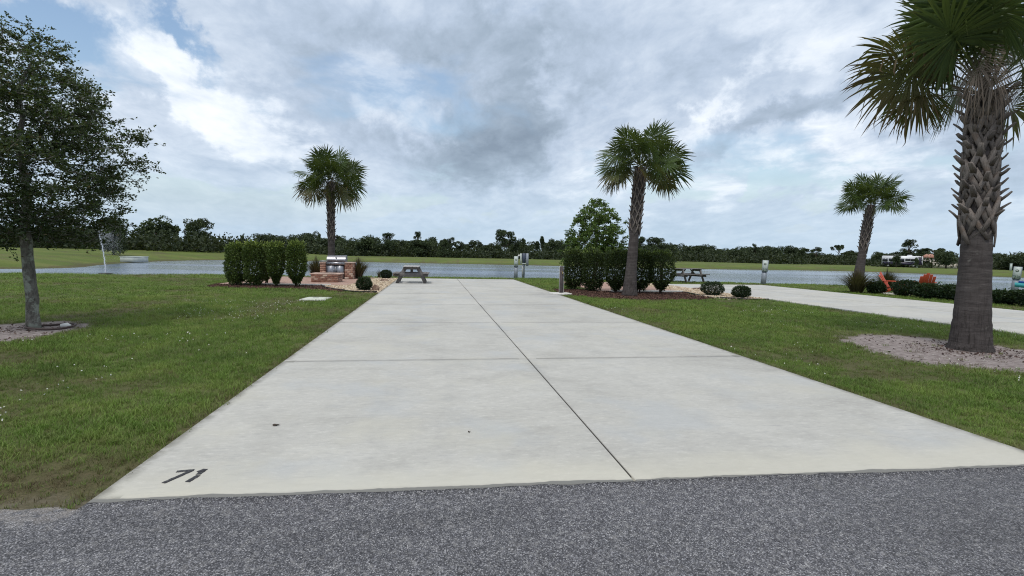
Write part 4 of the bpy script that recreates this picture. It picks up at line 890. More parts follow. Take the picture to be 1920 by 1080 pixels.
# post with tap, by the driveway
px_, py_, _ = G(1052, 552)
root = thing('hydrant_post', 'short dark wooden post with pale pipes beside the driveway and the hedge end', 'post', (px_, py_, 0))
mb = MB(); mb.box((0, 0, .5), (.115, .1, 1.08), b=.01); mb.build('post', material('dark_post_timber', lambda t: P(t, t.ramp(t.noise(9, 5, .7, t.mapping(obc(t), (5, 5, .7))), [(.3, (.04, .032, .034)), (.7, (.12, .10, .1))]), .9)), root)
M_PVC = material('white_pvc', lambda t: P(t, (.6, .6, .57), .5))
for sg, hh_ in ((-1, 1.03), (1, .78)):
    mb = MB(); mb.tube([(sg * .082, -.02, 0), (sg * .082, -.02, hh_), (sg * .06, -.05, hh_ + .03)], .011, 8); mb.build('pipe', M_PVC, root, smooth=True)
mb = MB(); mb.tube([(.0, -.06, .82), (.0, -.12, .82), (.0, -.15, .76)], .014, 8); mb.tube([(-.035, -.1, .86), (.035, -.1, .86)], .008, 6); mb.build('tap', material('brass_tap', lambda t: P(t, (.35, .27, .12), .4, 1.)), root)
mb = MB(); mb.box((-.05, -.05, .02), (.72, .62, .09), (0, 0, .1), b=.02); thing('concrete_pad', 'rough concrete pad round the foot of the wooden post', 'concrete pad', (px_, py_, 0), me=mb.mesh('concrete_pad', M_WC))
# utility cover in the lawn
cx_, cy_, _ = G(592.5, 562.5); mb = MB(); mb.box((0, 0, 0), (.6, .72, .05), b=.012)
cv = thing('utility_cover', 'pale square utility cover lying flush in the lawn left of the driveway', 'cover', (cx_, cy_, .035), -.05)
mb.build('lid', material('cover_concrete', lambda t: P(t, t.ramp(t.noise(12, 5, .7, obc(t)), [(.35, (.38, .41, .35)), (.65, (.55, .57, .50))]), .85)), cv)
mb = MB()
for s1, s2, a, b_ in ((0, 1, .70, .05), (0, -1, .70, .05), (1, 0, .05, .72), (-1, 0, .05, .72)): mb.box((s1 * .33, s2 * .388, -.012), (a, b_, .05))
mb.build('frame', M_WC, cv)
mb = MB(); mb.box((0, 0, .028), (.16, .05, .008)); mb.build('handle_slot', M_EDGE, cv)

# ------------------------------------------------------------------ service pedestals
M_PED = material('grey_painted_steel', lambda t: P(t, t.ramp(t.noise(6, 4, .6, obc(t)), [(.3, (.22, .25, .29)), (.7, (.30, .33, .37))]), .5, .2))
M_PLATE = material('pale_plate', lambda t: P(t, (.50, .55, .52), .5))
M_DKG = material('dark_green_print', lambda t: P(t, (.03, .07, .045), .5))
M_DKB = material('dark_blue_panel', lambda t: P(t, (.05, .065, .10), .5))
SEG = {'7': [((-1, 1), (1, 1)), ((1, 1), (-.2, -1))], '1': [((0, 1), (0, -1)), ((-.5, .6), (0, 1))], '2': [((-1, 1), (1, 1)), ((1, 1), (1, .1)), ((1, .1), (-1, -1)), ((-1, -1), (1, -1))], '3': [((-1, 1), (1, 1)), ((1, 1), (1, -1)), ((-1, 0), (1, 0)), ((-1, -1), (1, -1))]}
def pedestal(px, py, top, wpx, num_, label, turn=0., lean=0.):
    x, y, _ = G(px, py); s_ = 1.45 / (py - (474 + (px - 814) * ROLL)); h_ = ZAT(x, y, top); w_ = wpx * s_ * .95; rz = math.atan2(-x, y) + turn
    root = thing('service_pedestal', label, 'utility pedestal', (x, y, 0), rz); root.rotation_euler = (0, lean, rz)
    zb_ = h_ * .53
    mb = MB(); mb.box((0, 0, zb_ / 2), (w_ * .88, .16, zb_), b=.006); mb.build('pedestal_base', M_PED, root)
    mb = MB(); mb.box((0, 0, (zb_ + h_) / 2), (w_, .19, h_ - zb_), b=.01); mb.build('cabinet', M_PED, root)
    mb = MB(); mb.box((0, -.099, (zb_ + h_) / 2 + .01), (w_ * .9, .012, (h_ - zb_) * .94), b=.003); pl_ = mb.build('front_plate', M_PLATE, root)
    mb = MB(); cz = h_ - (h_ - zb_) * .33; R_ = w_ * .22; n_ = 20
    V = [(0, -.1085, cz)] + [(R_ * math.cos(2 * PI * k / n_), -.1085, cz + R_ * math.sin(2 * PI * k / n_)) for k in range(n_)]; mb.add(V, F3=[[0, 1 + k, 1 + (k + 1) % n_] for k in range(n_)]); mb.build('round_logo', M_DKG, pl_)
    mb = MB(); V = [(0, -.111, cz + .1 * R_)] + [(R_ * .62 * math.cos(2 * PI * k / n_), -.111, cz + .12 * R_ + R_ * .42 * math.sin(2 * PI * k / n_)) for k in range(n_)]; mb.add(V, F3=[[0, 1 + k, 1 + (k + 1) % n_] for k in range(n_)]); mb.build('logo_centre', M_WC, pl_)
    mb = MB(); nz = zb_ + (h_ - zb_) * .13; cs = w_ * .15; ch = w_ * .26
    for k, c_ in enumerate(num_):
        ox = (k - .5) * w_ * .44
        for (a0, a1), (b0, b1) in SEG[c_]: mb.bar((ox + a0 * cs, -.109, nz + a1 * ch), (ox + b0 * cs, -.109, nz + b1 * ch), .006, w_ * .075)
    mb.build('lot_number', M_DKG, pl_)
    mb = MB(); mb.box((0, -.085, zb_ - .03), (w_ * .7, .02, .03)); mb.build('vent_slot', M_DKB, root)
    return root
pedestal(967, 521.5, 480.5, 8.5, '71', 'pale narrow service pedestal with round green logo beside the electric meter post', .02)
pedestal(1431, 533, 488, 10.5, '72', 'lone grey pedestal with a small logo at the end of the neighbour driveway', -.1, .05)
pedestal(1901, 549, 500, 12, '73', 'slightly tilted pale pedestal behind the low shrubs right of the thick palm', -.1, .06)
# electric meter post
x, y, _ = G(982, 521.5); h_ = ZAT(x, y, 474.5); rz = math.atan2(-x, y)
root = thing('electric_post', 'blue-grey steel post carrying meter box and side panel, right of the narrow pedestal', 'utility post', (x, y, 0), rz)
mb = MB(); mb.box((-.02, 0, h_ * .48), (.15, .12, h_ * .96), b=.006); mb.build('post', M_PED, root)
mb = MB(); mb.box((-.01, -.08, h_ * .80), (.22, .14, h_ * .38), b=.01); mb.build('meter_box', M_DKB, root)
mb = MB(); mb.box((.19, -.04, h_ * .74), (.17, .2, h_ * .5), b=.012); mb.build('side_panel', M_PED, root)
mb = MB(); mb.box((-.2, -.05, h_ * .77), (.1, .16, h_ * .42), b=.012); mb.build('outlet_box', M_PLATE, root)
mb = MB(); mb.box((-.01, -.06, h_ * .585), (.26, .2, .05), b=.01); mb.build('drip_tray', M_PLATE, root)
mb = MB(); mb.tube([(-.25, -.12, h_ * .9), (-.33, -.12, h_ * .9), (-.36, -.12, h_ * .86)], [.05, .06, .05], 10); mb.build('lamp_head', M_PVC, root)
mb = MB(); mb.tube([(-.10, -.07, 0), (-.10, -.07, h_ * .6)], .022, 8); mb.build('conduit', M_PVC, root)

# ------------------------------------------------------------------ brick grill island and fire pit
def m_brick(t):
    tn = t.attr('tint'); n = t.noise(12, 5, .65, obc(t)); c = t.ramp(tn, [(0, (.19, .085, .06)), (.5, (.31, .165, .115)), (.8, (.43, .28, .21)), (1, (.52, .42, .33))])
    return P(t, t.mix(c, (.2, .11, .09), t.mr(n, .5, .7, 0, .5)), .9, normal=t.bump(n, .01))
M_BRICK = material('tumbled_red_brick', m_brick); M_MORT = material('mortar', lambda t: P(t, (.33, .27, .22), .95))
M_CAP = material('pink_capstone', lambda t: P(t, t.ramp(t.noise(5, 4, .6, obc(t)), [(.3, (.36, .24, .19)), (.7, (.52, .40, .33))]), .9))
def brick_block(root, x0, x1, y0, y1, z1, seed, bl=.2, bh=.095, th=.07, face=None):
    r = random.Random(seed); core = MB(); core.box(((x0 + x1) / 2, (y0 + y1) / 2, z1 / 2), (x1 - x0 - .03, y1 - y0 - .03, z1 - .01)); core.build('mortar_core', M_MORT, root)
    mb = MB(); rows_ = int(round(z1 / bh)); bh = z1 / rows_
    for k in range(rows_):
        for (ax, c0, c1, fixed, sg) in (('x', x0, x1, y0, -1), ('x', x0, x1, y1, 1), ('y', y0 + th, y1 - th, x0, -1), ('y', y0 + th, y1 - th, x1, 1)):
            q = c0 - (bl / 2 if k % 2 else 0)
            while q < c1 - .02:
                a, b_ = max(q, c0) + .004, min(q + bl, c1) - .004; q += bl
                if b_ - a < .03: continue
                pr = r.uniform(-.004, .006); tn = r.random()
                if ax == 'x': mb.box(((a + b_) / 2, fixed - sg * (th / 2 - pr), (k + .5) * bh), (b_ - a, th, bh - .01), b=.006, tint=tn)
                else: mb.box((fixed - sg * (th / 2 - pr), (a + b_) / 2, (k + .5) * bh), (th, b_ - a, bh - .01), b=.006, tint=tn)
    mb.build('bricks', M_BRICK, root, kind='stuff')
gx, gy, _ = G(630, 524.5)
isl = thing('grill_island', 'red brick island with two piers holding the stainless grill', 'brick island', (gx, gy, .036), -.03)
brick_block(isl, -.78, -.50, 0, .75, .80, 1); brick_block(isl, .42, .82, 0, .75, .80, 2); brick_block(isl, -.5, .42, .55, .75, .80, 3)
for a, b_ in ((-.80, -.49), (.42, .85)):
    mb = MB(); mb.box(((a + b_) / 2, .375, .82), (b_ - a, .80, .045), b=.01); mb.build('capstone', M_CAP, isl)
def m_steel(t):
    n = t.noise(3, 4, .6, t.mapping(obc(t), (1, 1, 40))); return P(t, t.ramp(n, [(.3, (.24, .24, .26)), (.7, (.36, .36, .38))]), .42, 1.)
M_ST = material('brushed_stainless', m_steel); M_STD = material('dark_stainless', lambda t: P(t, (.25, .25, .26), .35, 1.))
gr = thing('gas_grill', 'stainless steel built-in gas grill with rounded hood and double doors below', 'grill', (gx, gy, .036), -.03)
mb = MB(); prof = [(.04, .86), (.02, .90), (.03, 1.0), (.10, 1.10), (.22, 1.17), (.40, 1.20), (.54, 1.17), (.58, .86)]; nx = len(prof); V = [(x_, y_, z_) for x_ in (-.455, .455) for y_, z_ in prof]
mb.add(V, [[k, k + 1, nx + k + 1, nx + k] for k in range(nx - 1)] + [[0, nx, 2 * nx - 1, nx - 1]]); 
for o_ in (0, nx): mb.add([V[o_ + k] for k in range(nx)] + [(V[o_][0], .3, .86)], F3=[[nx, k, k + 1] if o_ == 0 else [nx, k + 1, k] for k in range(nx - 1)])
hood = mb.build('hood', M_ST, gr)
mb = MB(); mb.tube([(-.38, -.03, .95), (.38, -.03, .95)], .014, 8); mb.tube([(-.36, .03, .95), (-.36, -.03, .95)], .01, 6); mb.tube([(.36, .03, .95), (.36, -.03, .95)], .01, 6); mb.build('handle', M_ST, hood)
mb = MB(); mb.tube([(0, .055, 1.06), (0, .03, 1.07)], .035, 14); mb.build('thermometer', M_DKB, hood)
mb = MB(); mb.box((0, .02, .785), (.92, .07, .13), (-.12, 0, 0), b=.008); mb.box((0, .3, .80), (.9, .5, .11)); cp = mb.build('control_panel', M_ST, gr)
for k in range(4): 
    mb = MB(); mb.tube([(-.3 + .2 * k, -.02, .785), (-.3 + .2 * k, -.055, .78)], [.026, .022], 12); mb.build('knob', M_STD, cp)
mb = MB(); mb.box((-.05, .06, .36), (.88, .04, .70)); mb.build('door_frame', M_STD, gr)
for sg in (-1, 1):
    mb = MB(); mb.box((-.05 + sg * .215, .028, .36), (.405, .025, .62), b=.005); dr_ = mb.build('door', M_ST, gr)
    mb = MB(); mb.tube([(-.05 + sg * .05, -.005, .25), (-.05 + sg * .05, -.005, .5)], .01, 6); mb.build('handle', M_STD, dr_)
mb = MB(); mb.box((-.63, .2, .90), (.34, .42, .035), b=.008); mb.build('side_shelf', M_ST, gr)
fx0, fy0, _ = G(583, 530.5); fx1 = G(635, 530.5)[0]
fp = thing('fire_pit', 'low square brick fire pit with a pale capstone rim in front of the grill', 'fire pit', ((fx0 + fx1) / 2, fy0, .036), -.03); wv = (fx1 - fx0) / 2
brick_block(fp, -wv, wv, 0, 1.05, .34, 7)
mb = MB()
for a in ((0, .11, 2 * wv + .14, .22), (0, .94, 2 * wv + .14, .22)): mb.box((a[0], a[1], .365), (a[2], a[3], .055), b=.01)
for sg in (-1, 1): mb.box((sg * (wv - .04), .525, .365), (.22, .605, .055), b=.01)
mb.build('rim', M_CAP, fp)
mb = MB(); mb.tube([(0, .52, .33), (0, .52, .385)], [.32, .32], 20); mb.build('fire_bowl', M_EDGE, fp)

# ------------------------------------------------------------------ orange chairs and the turquoise thing
M_OR = material('orange_plastic', lambda t: P(t, (.42, .065, .025), .65))
def adirondack(loc, rz, label):
    root = thing('garden_chair', label, 'chair', loc, rz, 'orange garden chairs')
    for k in range(5):
        x = (k - 2) * .115; mb = MB(); top = .98 - .06 * abs(k - 2) ** 1.3; mb.bar((x, .28, .3), (x, .60, top), .112, .022, bev=.004); mb.build('back_slat', M_OR, root)
    for k in range(5):
        y = -.28 + k * .12; mb = MB(); mb.box((0, y, .38 - .03 * k), (.52, .105, .022), (-.2, 0, 0), b=.004); mb.build('seat_slat', M_OR, root)
    for sg in (-1, 1):
        mb = MB(); mb.box((sg * .32, .05, .57), (.13, .76, .026), b=.006); mb.build('armrest', M_OR, root)
        mb = MB(); mb.bar((sg * .29, -.26, 0), (sg * .29, -.24, .56), .03, .11); mb.build('front_leg', M_OR, root)
        mb = MB(); mb.bar((sg * .27, -.33, .36), (sg * .27, .62, .02), .03, .12); mb.build('rear_leg', M_OR, root)
        mb = MB(); mb.bar((sg * .29, .40, .56), (sg * .27, .36, .15), .03, .07); mb.build('arm_post', M_OR, root)
    return root
c1 = G(1678, 551); adirondack((c1[0], c1[1], .0), math.atan2(-c1[0], c1[1]) + 1.35, 'orange slatted garden chair seen side-on beside the low shrubs')
c2 = AT(1733, 29.5); o = adirondack((c2[0], c2[1], 0), math.atan2(-c2[0], c2[1]) + PI + .3, 'orange garden chair of which only the back shows above the low shrubs'); 
mb = MB(); mb.box((0, 0, -.01), (1.3, 1.1, .08), b=.02); thing('concrete_pad', 'small pale paving pad under the side-on orange chair', 'concrete pad', (c1[0] - .1, c1[1] + .05, 0), math.atan2(-c1[0], c1[1]), me=mb.mesh('concrete_pad', M_WC))
k1 = AT(2020, 28); lead = math.atan2(-k1[0], k1[1])
ky = thing('kayak', 'turquoise kayak with a dark blue upper edge lying beyond the low shrubs', 'kayak', (k1[0], k1[1], .47), lead + .12)
def hull(w_, h_, L, z0):
    V = []; n_ = 14
    for i_ in range(n_ + 1):
        u = -1 + 2 * i_ / n_; k = (1 - abs(u) ** 2.6) ** .7
        for y_, z_ in ((-w_ * k, z0 + h_ + .1 * u * u), (-w_ * .7 * k, z0 + .1 * u * u), (w_ * .7 * k, z0 + .1 * u * u), (w_ * k, z0 + h_ + .1 * u * u)): V.append((u * L / 2, y_, z_))
    Fq = [[i_ * 4 + j, i_ * 4 + (j + 1) % 4, i_ * 4 + 4 + (j + 1) % 4, i_ * 4 + 4 + j] for i_ in range(n_) for j in range(4)]
    return MB().add(V, Fq)
hull(.36, .17, 3.2, 0).build('hull', material('turquoise_plastic', lambda t: P(t, (.05, .36, .38), .45)), ky, smooth=True)
hull(.37, .08, 3.0, .16).build('deck', material('blue_plastic', lambda t: P(t, (.02, .07, .30), .45)), ky, smooth=True)
mb = MB(); 
for sg in (-1, 1): mb.bar((sg * .9, -.3, -.47), (sg * .9, -.3, .02), .05, .05); mb.bar((sg * .9, .3, -.47), (sg * .9, .3, .02), .05, .05); mb.bar((sg * .9, -.36, -.0), (sg * .9, .36, -.0), .05, .05)
rk = mb.mesh('kayak_rack', M_PED); link('kayak_rack', rk, None, loc=(k1[0], k1[1], .45), rz=lead + .12, label='low grey rack under the turquoise kayak', category='rack')

# ------------------------------------------------------------------ sprinkler head beside the oak, small pond things
sx, sy, _ = G(122, 614.5); sprk = thing('sprinkler_head', 'small white sprinkler head lying on the sand ring of the dark tree', 'sprinkler', (sx, sy, .0))
mb = MB(); mb.tube([(-.06, 0, .035), (.02, .01, .045), (.08, .0, .03)], [.035, .045, .03], 10); mb.build('head', M_PVC, sprk, smooth=True)
mb = MB(); mb.tube([(.08, 0, .03), (.13, .02, .012)], [.015, .012], 8); mb.build('nozzle', M_PVC, sprk)
mb = MB(); rg = [(OAK[0] + .28 + (.34 + .02 * math.sin(3 * a)) * math.cos(a), OAK[1] - .02 + .3 * math.sin(a), .03 + .015 * math.sin(2 * a)) for a in np.linspace(0, 2 * PI, 40)]
mb.tube(rg, .018, 7, cap=False); thing('drip_hose', 'coiled brown drip hose lying round the foot of the dark tree', 'hose', me=mb.mesh('drip_hose', material('brown_hose', lambda t: P(t, (.055, .035, .03), .7)), True))
# outfall box on the far bank
wx, wy, _ = G(252, 490, -.35); d_ = math.hypot(wx, wy); s_ = d_ / F * .84
wb = thing('outfall_box', 'pale concrete outfall box on the grassy far bank, right of the fountain', 'concrete box', (wx, wy, -.45), math.atan2(-wx, wy) - .55)
M_OUT = material('outfall_concrete', lambda t: P(t, t.ramp(t.noise(3, 4, .6, obc(t)), [(.3, (.36, .40, .38)), (.7, (.52, .55, .52))]), .85))
mb = MB(); mb.box((0, 0, .33), (2.3, 1.7, .66), b=.02); mb.build('walls', M_OUT, wb); mb = MB(); mb.box((0, 0, .70), (2.4, 1.8, .07), b=.01); mb.build('lid', M_OUT, wb)
# fountain
fx, fy, _ = G(198, 513.5, -.5); fh = ZAT(fx, fy, 424); fr_ = thing('fountain', 'tall thin white water jet with drifting spray rising from the pond', 'fountain', (fx, fy, -.5))
M_SPRAY = material('spray', lambda t: t.n('ShaderNodeMixShader', i_0=.5, i_1=P(t, (.85, .87, .9), .3, spec=.6), i_2=t.n('ShaderNodeBsdfTranslucent', i_0=(.85, .87, .9, 1))).outputs[0])
rg_ = np.random.default_rng(5); hj = fh + .5
mb = MB(); u = np.linspace(0, 1, 24); mb.tube(np.c_[-.35 * u ** 2 + .02 * np.sin(u * 40), 0 * u, hj * .86 * u], .032 - .014 * u, 7); mb.build('jet', M_SPRAY, fr_, smooth=True)
mb = MB(); mb.tube([(0, 0, -.02), (0, 0, .06)], [.45, .38], 18); mb.build('float', M_EDGE, fr_)
n = 9000; k = rg_.random(n) ** .8; u = rg_.random(n); P_ = np.c_[-.35 + rg_.normal(0, .10, n) + u * 1.6 * k + rg_.normal(0, .1, n) * u, rg_.normal(0, .16, n), hj * (.97 - .55 * u ** 1.3 * rg_.uniform(.2, 1.3, n)) + rg_.normal(0, .08, n)]
n2_ = 1800; u2 = rg_.random(n2_); P_ = np.r_[P_, np.c_[-.35 * u2 ** 2 + rg_.normal(0, .05, n2_), rg_.normal(0, .05, n2_), hj * .9 * u2]]
Vv, Ff = leaf_cards(rg_, P_, rg_.normal(size=(len(P_), 3)), rg_.uniform(.008, .02, len(P_)), .010); link('spray', mesh_np('spray', Vv, Ff, None, M_SPRAY), fr_, kind='stuff')

# ------------------------------------------------------------------ far trees
def unit_tree(kind, seed):
    """crown and trunk meshes of height 1 and width about 1"""
    r = np.random.default_rng(seed); mb = MB(); lobes = []; ls = .05
    if kind == 'oak':
        for _ in range(26): a = r.uniform(0, 6.28); q = .36 * r.random() ** .5; lobes.append((q * math.cos(a), q * math.sin(a), r.uniform(.34, .86) - .25 * q, r.uniform(.10, .17), .75))
        tr = [(0, 0, 0), (.01, 0, .2), (0, 0, .45)]; rr_ = [.04, .03, .02]; n = 5200; limbs = 7
    elif kind == 'bushy':
        for _ in range(24): a = r.uniform(0, 6.28); q = .34 * r.random() ** .5; lobes.append((q * math.cos(a), q * math.sin(a), r.uniform(.08, .88) * (1 - .3 * q), r.uniform(.11, .18), .9))
        tr = [(0, 0, 0), (0, 0, .5)]; rr_ = [.03, .015]; n = 5000; limbs = 3
    elif kind == 'cone':
        for _ in range(24): z = r.uniform(.1, .97); a = r.uniform(0, 6.28); q = .38 * (1.02 - z) * r.random() ** .4; lobes.append((q * math.cos(a), q * math.sin(a), z, .05 + .11 * (1 - z), .9))
        tr = [(0, 0, 0), (0, 0, .95)]; rr_ = [.025, .006]; n = 3600; limbs = 4; ls = .045
    elif kind == 'pine':                                     # bare trunk, rounded clumps in the top half
        for _ in range(17): a = r.uniform(0, 6.28); z = r.uniform(.5, .93); q = .34 * r.random() ** .5 * math.sqrt(max(.1, 1 - ((z - .7) / .3) ** 2)); lobes.append((q * math.cos(a), q * math.sin(a), z, r.uniform(.07, .13), .6))
        tr = [(0, 0, 0), (.015, 0, .4), (0, 0, .9)]; rr_ = [.022, .018, .008]; n = 3600; limbs = 9; ls = .042
    elif kind == 'flat':                                     # umbrella top
        for _ in range(15): a = r.uniform(0, 6.28); q = .44 * r.random() ** .5; lobes.append((q * math.cos(a), q * math.sin(a), .86 - .22 * q + r.uniform(-.12, .05), r.uniform(.07, .12), .38))
        tr = [(0, 0, 0), (.02, 0, .4), (-.01, 0, .8)]; rr_ = [.022, .018, .01]; n = 2800; limbs = 10; ls = .042
    else:                                                    # sparse: tiers with bare wood between
        for _ in range(26): a = r.uniform(0, 6.28); z = r.uniform(.3, .97); q = .5 * (1.2 - z) * r.uniform(.3, 1); lobes.append((q * math.cos(a), q * math.sin(a), z, r.uniform(.05, .11), .55))
        tr = [(0, 0, 0), (.02, 0, .5), (0, 0, .97)]; rr_ = [.022, .015, .004]; n = 2600; limbs = 22; ls = .04
    mb.tube(tr, rr_, 6)
    for k in range(limbs):
        l = lobes[k % len(lobes)]; z = l[2] * .62; mb.tube([(0, 0, z), (l[0] * .5, l[1] * .5, (z + l[2]) / 2), (l[0], l[1], l[2])], [.011, .008, .004], 4, cap=False)
    tmesh = mb.mesh('trunk', M_FBARK)
    ix = r.integers(0, len(lobes), n); lb = np.array(lobes)[ix]; d = unit(r.normal(size=(n, 3))); q = lb[:, 3] * r.uniform(.55, 1.08, n)
    X = lb[:, :3] + d * q[:, None] * np.c_[np.ones((n, 2)), lb[:, 4]]
    Vv, Ff = leaf_cards(r, X, d + r.normal(0, .5, (n, 3)), r.uniform(.6, 1.2, n) * ls, r.uniform(.6, 1.2, n) * ls * .8, .1)
    tint = np.clip(r.beta(2, 3, n) + (r.random(len(lobes))[ix] - .5) * .5, 0, 1)
    return tmesh, mesh_np('crown', Vv, Ff, {'tint': np.repeat(tint, 4), 'age': np.zeros(n * 4)}, F_FAR)
UT = {k: [unit_tree(k, s_ * 7 + i_) for s_ in range(3 if k in ('oak', 'bushy', 'pine') else 2)] for i_, k in enumerate(('oak', 'bushy', 'cone', 'pine', 'flat', 'sparse'))}
rf = random.Random(8)
def far_tree(px, top, kind, wpx, dist, label, group=None, base=None, name=None):
    x, y = AT(px, dist); z = hz(x, y) - .1; h_ = ZAT(x, y, top) - z; s_ = dist * math.cos(math.atan2(px - 960, F)) / F
    wd = wpx * s_ * math.cos(math.atan2(px - 960, F)) ** .5 * 1.3; tm, cm = rf.choice(UT[kind]); nm = name or {'oak': 'oak_tree', 'bushy': 'bushy_tree', 'cone': 'cypress_tree', 'pine': 'pine_tree', 'flat': 'flat_topped_pine_tree', 'sparse': 'sparse_tree'}[kind]
    root = thing(nm, label, 'tree', (x, y, z), rf.uniform(0, 6.28), group); root.scale = (wd, wd, h_)
    link('trunk', tm, root); link('crown', cm, root); return root
# trees that can be told apart
far_tree(212, 396, 'bushy', 44, 92, 'dark broad tree on the far bank right behind the fountain spray')
far_tree(293, 399, 'oak', 68, 170, 'wide spreading dark tree with open crown standing alone right of the fountain')
far_tree(374, 405, 'oak', 46, 165, 'tall dark rounded tree beside the wide spreading one, left of the grill hedge')
far_tree(354, 430, 'bushy', 16, 168, 'lower dark crown leaning on the left side of the tall rounded tree')
far_tree(454, 439, 'cone', 24, 200, 'small pointed tree just above the end of the grill-side hedge')
far_tree(783, 435, 'sparse', 26, 150, 'thin half-bare tree with wispy branches above the near picnic table')
far_tree(728, 437, 'sparse', 40, 150, 'airy light-crowned tree in the far treeline left of the near picnic table')
far_tree(692, 438, 'bushy', 40, 140, 'round dense tree across the pond right of the grill hood')
far_tree(946, 429, 'pine', 40, 155, 'tallest round-headed pine of the treeline, left of the narrow pedestal')
far_tree(981, 443, 'cone', 22, 155, 'narrow pointed tree directly above the electric meter post')
far_tree(1016, 440, 'cone', 20, 155, 'slim tall pointed tree between meter post and dark hedge')
far_tree(1228, 443, 'pine', 34, 150, 'round-headed pine showing just right of the trunk of the hedge palm')
far_tree(1200, 442, 'pine', 26, 150, 'round-headed pine directly behind the trunk of the hedge palm')
far_tree(1415, 456, 'pine', 16, 190, 'small pine top sticking out above the lone neighbour pedestal')
far_tree(1500, 462, 'flat', 26, 210, 'wind-shaped flat pine left of the pair across the water')
far_tree(1530, 460, 'flat', 20, 210, 'small lone umbrella pine standing clear of the treeline')
far_tree(1644, 467, 'bushy', 20, 170, 'small round dark tree right of the leaning palm trunk')
far_tree(1702, 450, 'sparse', 46, 165, 'tall tiered half-bare conifer rising behind the white motorhome')
far_tree(1748, 461, 'flat', 46, 160, 'broad flat-crowned tree behind the cream house')
far_tree(1681, 474, 'oak', 13, 138, 'small leafy street tree with pale trunk in front of the motorhome')
far_tree(1774, 468, 'oak', 34, 140, 'low spreading leafy tree with pale trunk right of the cream house')
far_tree(1719, 480, 'oak', 7, 137, 'tiny young tree before the tail of the motorhome')
# the rest of the treeline, in stretches
KW = {'oak': 'spreading', 'bushy': 'rounded bushy', 'cone': 'pointed', 'pine': 'bare-stemmed round-topped', 'flat': 'flat-topped', 'sparse': 'thin half-bare'}
def stretch(x0, x1, n, topf, kinds, dist, where, wr=(24, 46)):
    for k in range(n):
        px = x0 + (x1 - x0) * (k + rf.uniform(.1, .9)) / n; kd = rf.choice(kinds); far_tree(px, topf(px) + rf.choice([-5, -2, 0, 4, 9]) + rf.uniform(-4, 4), kd, rf.uniform(*wr) * (.7 if kd in ('cone', 'sparse') else 1), dist * rf.uniform(.94, 1.2), KW[kd] + ' dark tree ' + where, KW[kd] + ' trees ' + where)
stretch(-260, -10, 8, lambda p: 424, ['oak', 'bushy'], 120, 'of the wood beyond the left edge of the picture', (50, 80))
stretch(-10, 200, 11, lambda p: 425, ['oak', 'bushy'], 125, 'of the wood under the crown of the lichened tree', (38, 60))
stretch(484, 560, 6, lambda p: 440, ['oak', 'bushy', 'pine'], 150, 'in the wood above the grill-side hedge')
stretch(556, 600, 4, lambda p: 435, ['oak', 'bushy', 'cone'], 150, 'in the wood left of the tall palm trunk')
stretch(598, 668, 6, lambda p: 437, ['oak', 'bushy', 'bushy'], 150, 'in the wood just right of the tall palm trunk')
stretch(664, 745, 7, lambda p: 449, ['bushy', 'oak', 'pine'], 145, 'across the pond between grill and near picnic table', (26, 42))
stretch(745, 830, 8, lambda p: 450, ['bushy', 'oak', 'cone'], 145, 'across the pond above the near picnic table', (26, 42))
stretch(830, 925, 9, lambda p: 450, ['bushy', 'oak', 'cone', 'pine'], 145, 'across the pond above the long driveway joint', (26, 42))
stretch(925, 1060, 14, lambda p: 450, ['bushy', 'pine', 'cone', 'bushy'], 155, 'across the pond behind the pedestals', (20, 34))
stretch(1060, 1175, 6, lambda p: 462, ['bushy'], 150, 'hidden behind the left half of the dark hedge')
stretch(1175, 1262, 6, lambda p: 460, ['bushy', 'oak'], 150, 'across the pond right of the hedge palm trunk')
stretch(1262, 1345, 10, lambda p: 460, ['bushy', 'oak', 'bushy', 'pine'], 185, 'in the even treeline above the distant picnic table', (24, 38))
stretch(1345, 1430, 10, lambda p: 460, ['bushy', 'oak'], 185, 'in the even treeline just left of the lone pedestal', (24, 38))
stretch(1430, 1500, 8, lambda p: 463, ['bushy', 'oak', 'bushy'], 185, 'in the even treeline just right of the lone pedestal', (24, 38))
stretch(1490, 1640, 14, lambda p: 474, ['bushy', 'oak'], 230, 'low and far behind the leaning palm', (22, 36))
stretch(1560, 1612, 3, lambda p: 463, ['flat'], 215, 'left of the leaning palm trunk', (22, 28))
stretch(1650, 1800, 10, lambda p: 474, ['bushy', 'oak'], 175, 'behind motorhome and cream house', (24, 36))
stretch(1850, 2200, 12, lambda p: 470, ['oak', 'oak', 'bushy'], 150, 'right of the thick palm trunk', (40, 60))
# undergrowth band along the foot of the treeline
r = np.random.default_rng(77); cl_ = []
for px in np.arange(-260, 2200, 6.):
    for _ in range(3):
        dist = (118 if px < 430 else 140 if px < 1262 else 172 if px < 1500 else 190 if px < 1650 else 150) * r.uniform(.97, 1.08); x, y = AT(px + r.uniform(-4, 4), dist); hgt = r.uniform(1., 4.2) * (1.0 if px < 1262 else 1.1 if px < 1500 else .9)
        cl_.append((x, y, hz(x, y), hgt, r.uniform(1.4, 2.6)))
cl_ = np.array(cl_); rep = 55; q = np.repeat(cl_, rep, 0); n = len(q); d = unit(r.normal(size=(n, 3))); d[:, 2] = np.abs(d[:, 2])
X = np.c_[q[:, 0] + d[:, 0] * q[:, 4], q[:, 1] + d[:, 1] * q[:, 4], q[:, 2] - .1 + d[:, 2] * q[:, 3] * r.uniform(.5, 1, n)]
Vv, Ff = leaf_cards(r, X, d + r.normal(0, .5, (n, 3)), r.uniform(.4, .8, n), r.uniform(.3, .6, n), .1); tn = np.clip(r.beta(2, 2.5, n) + np.repeat(r.normal(0, .2, len(cl_)), rep), 0, 1)
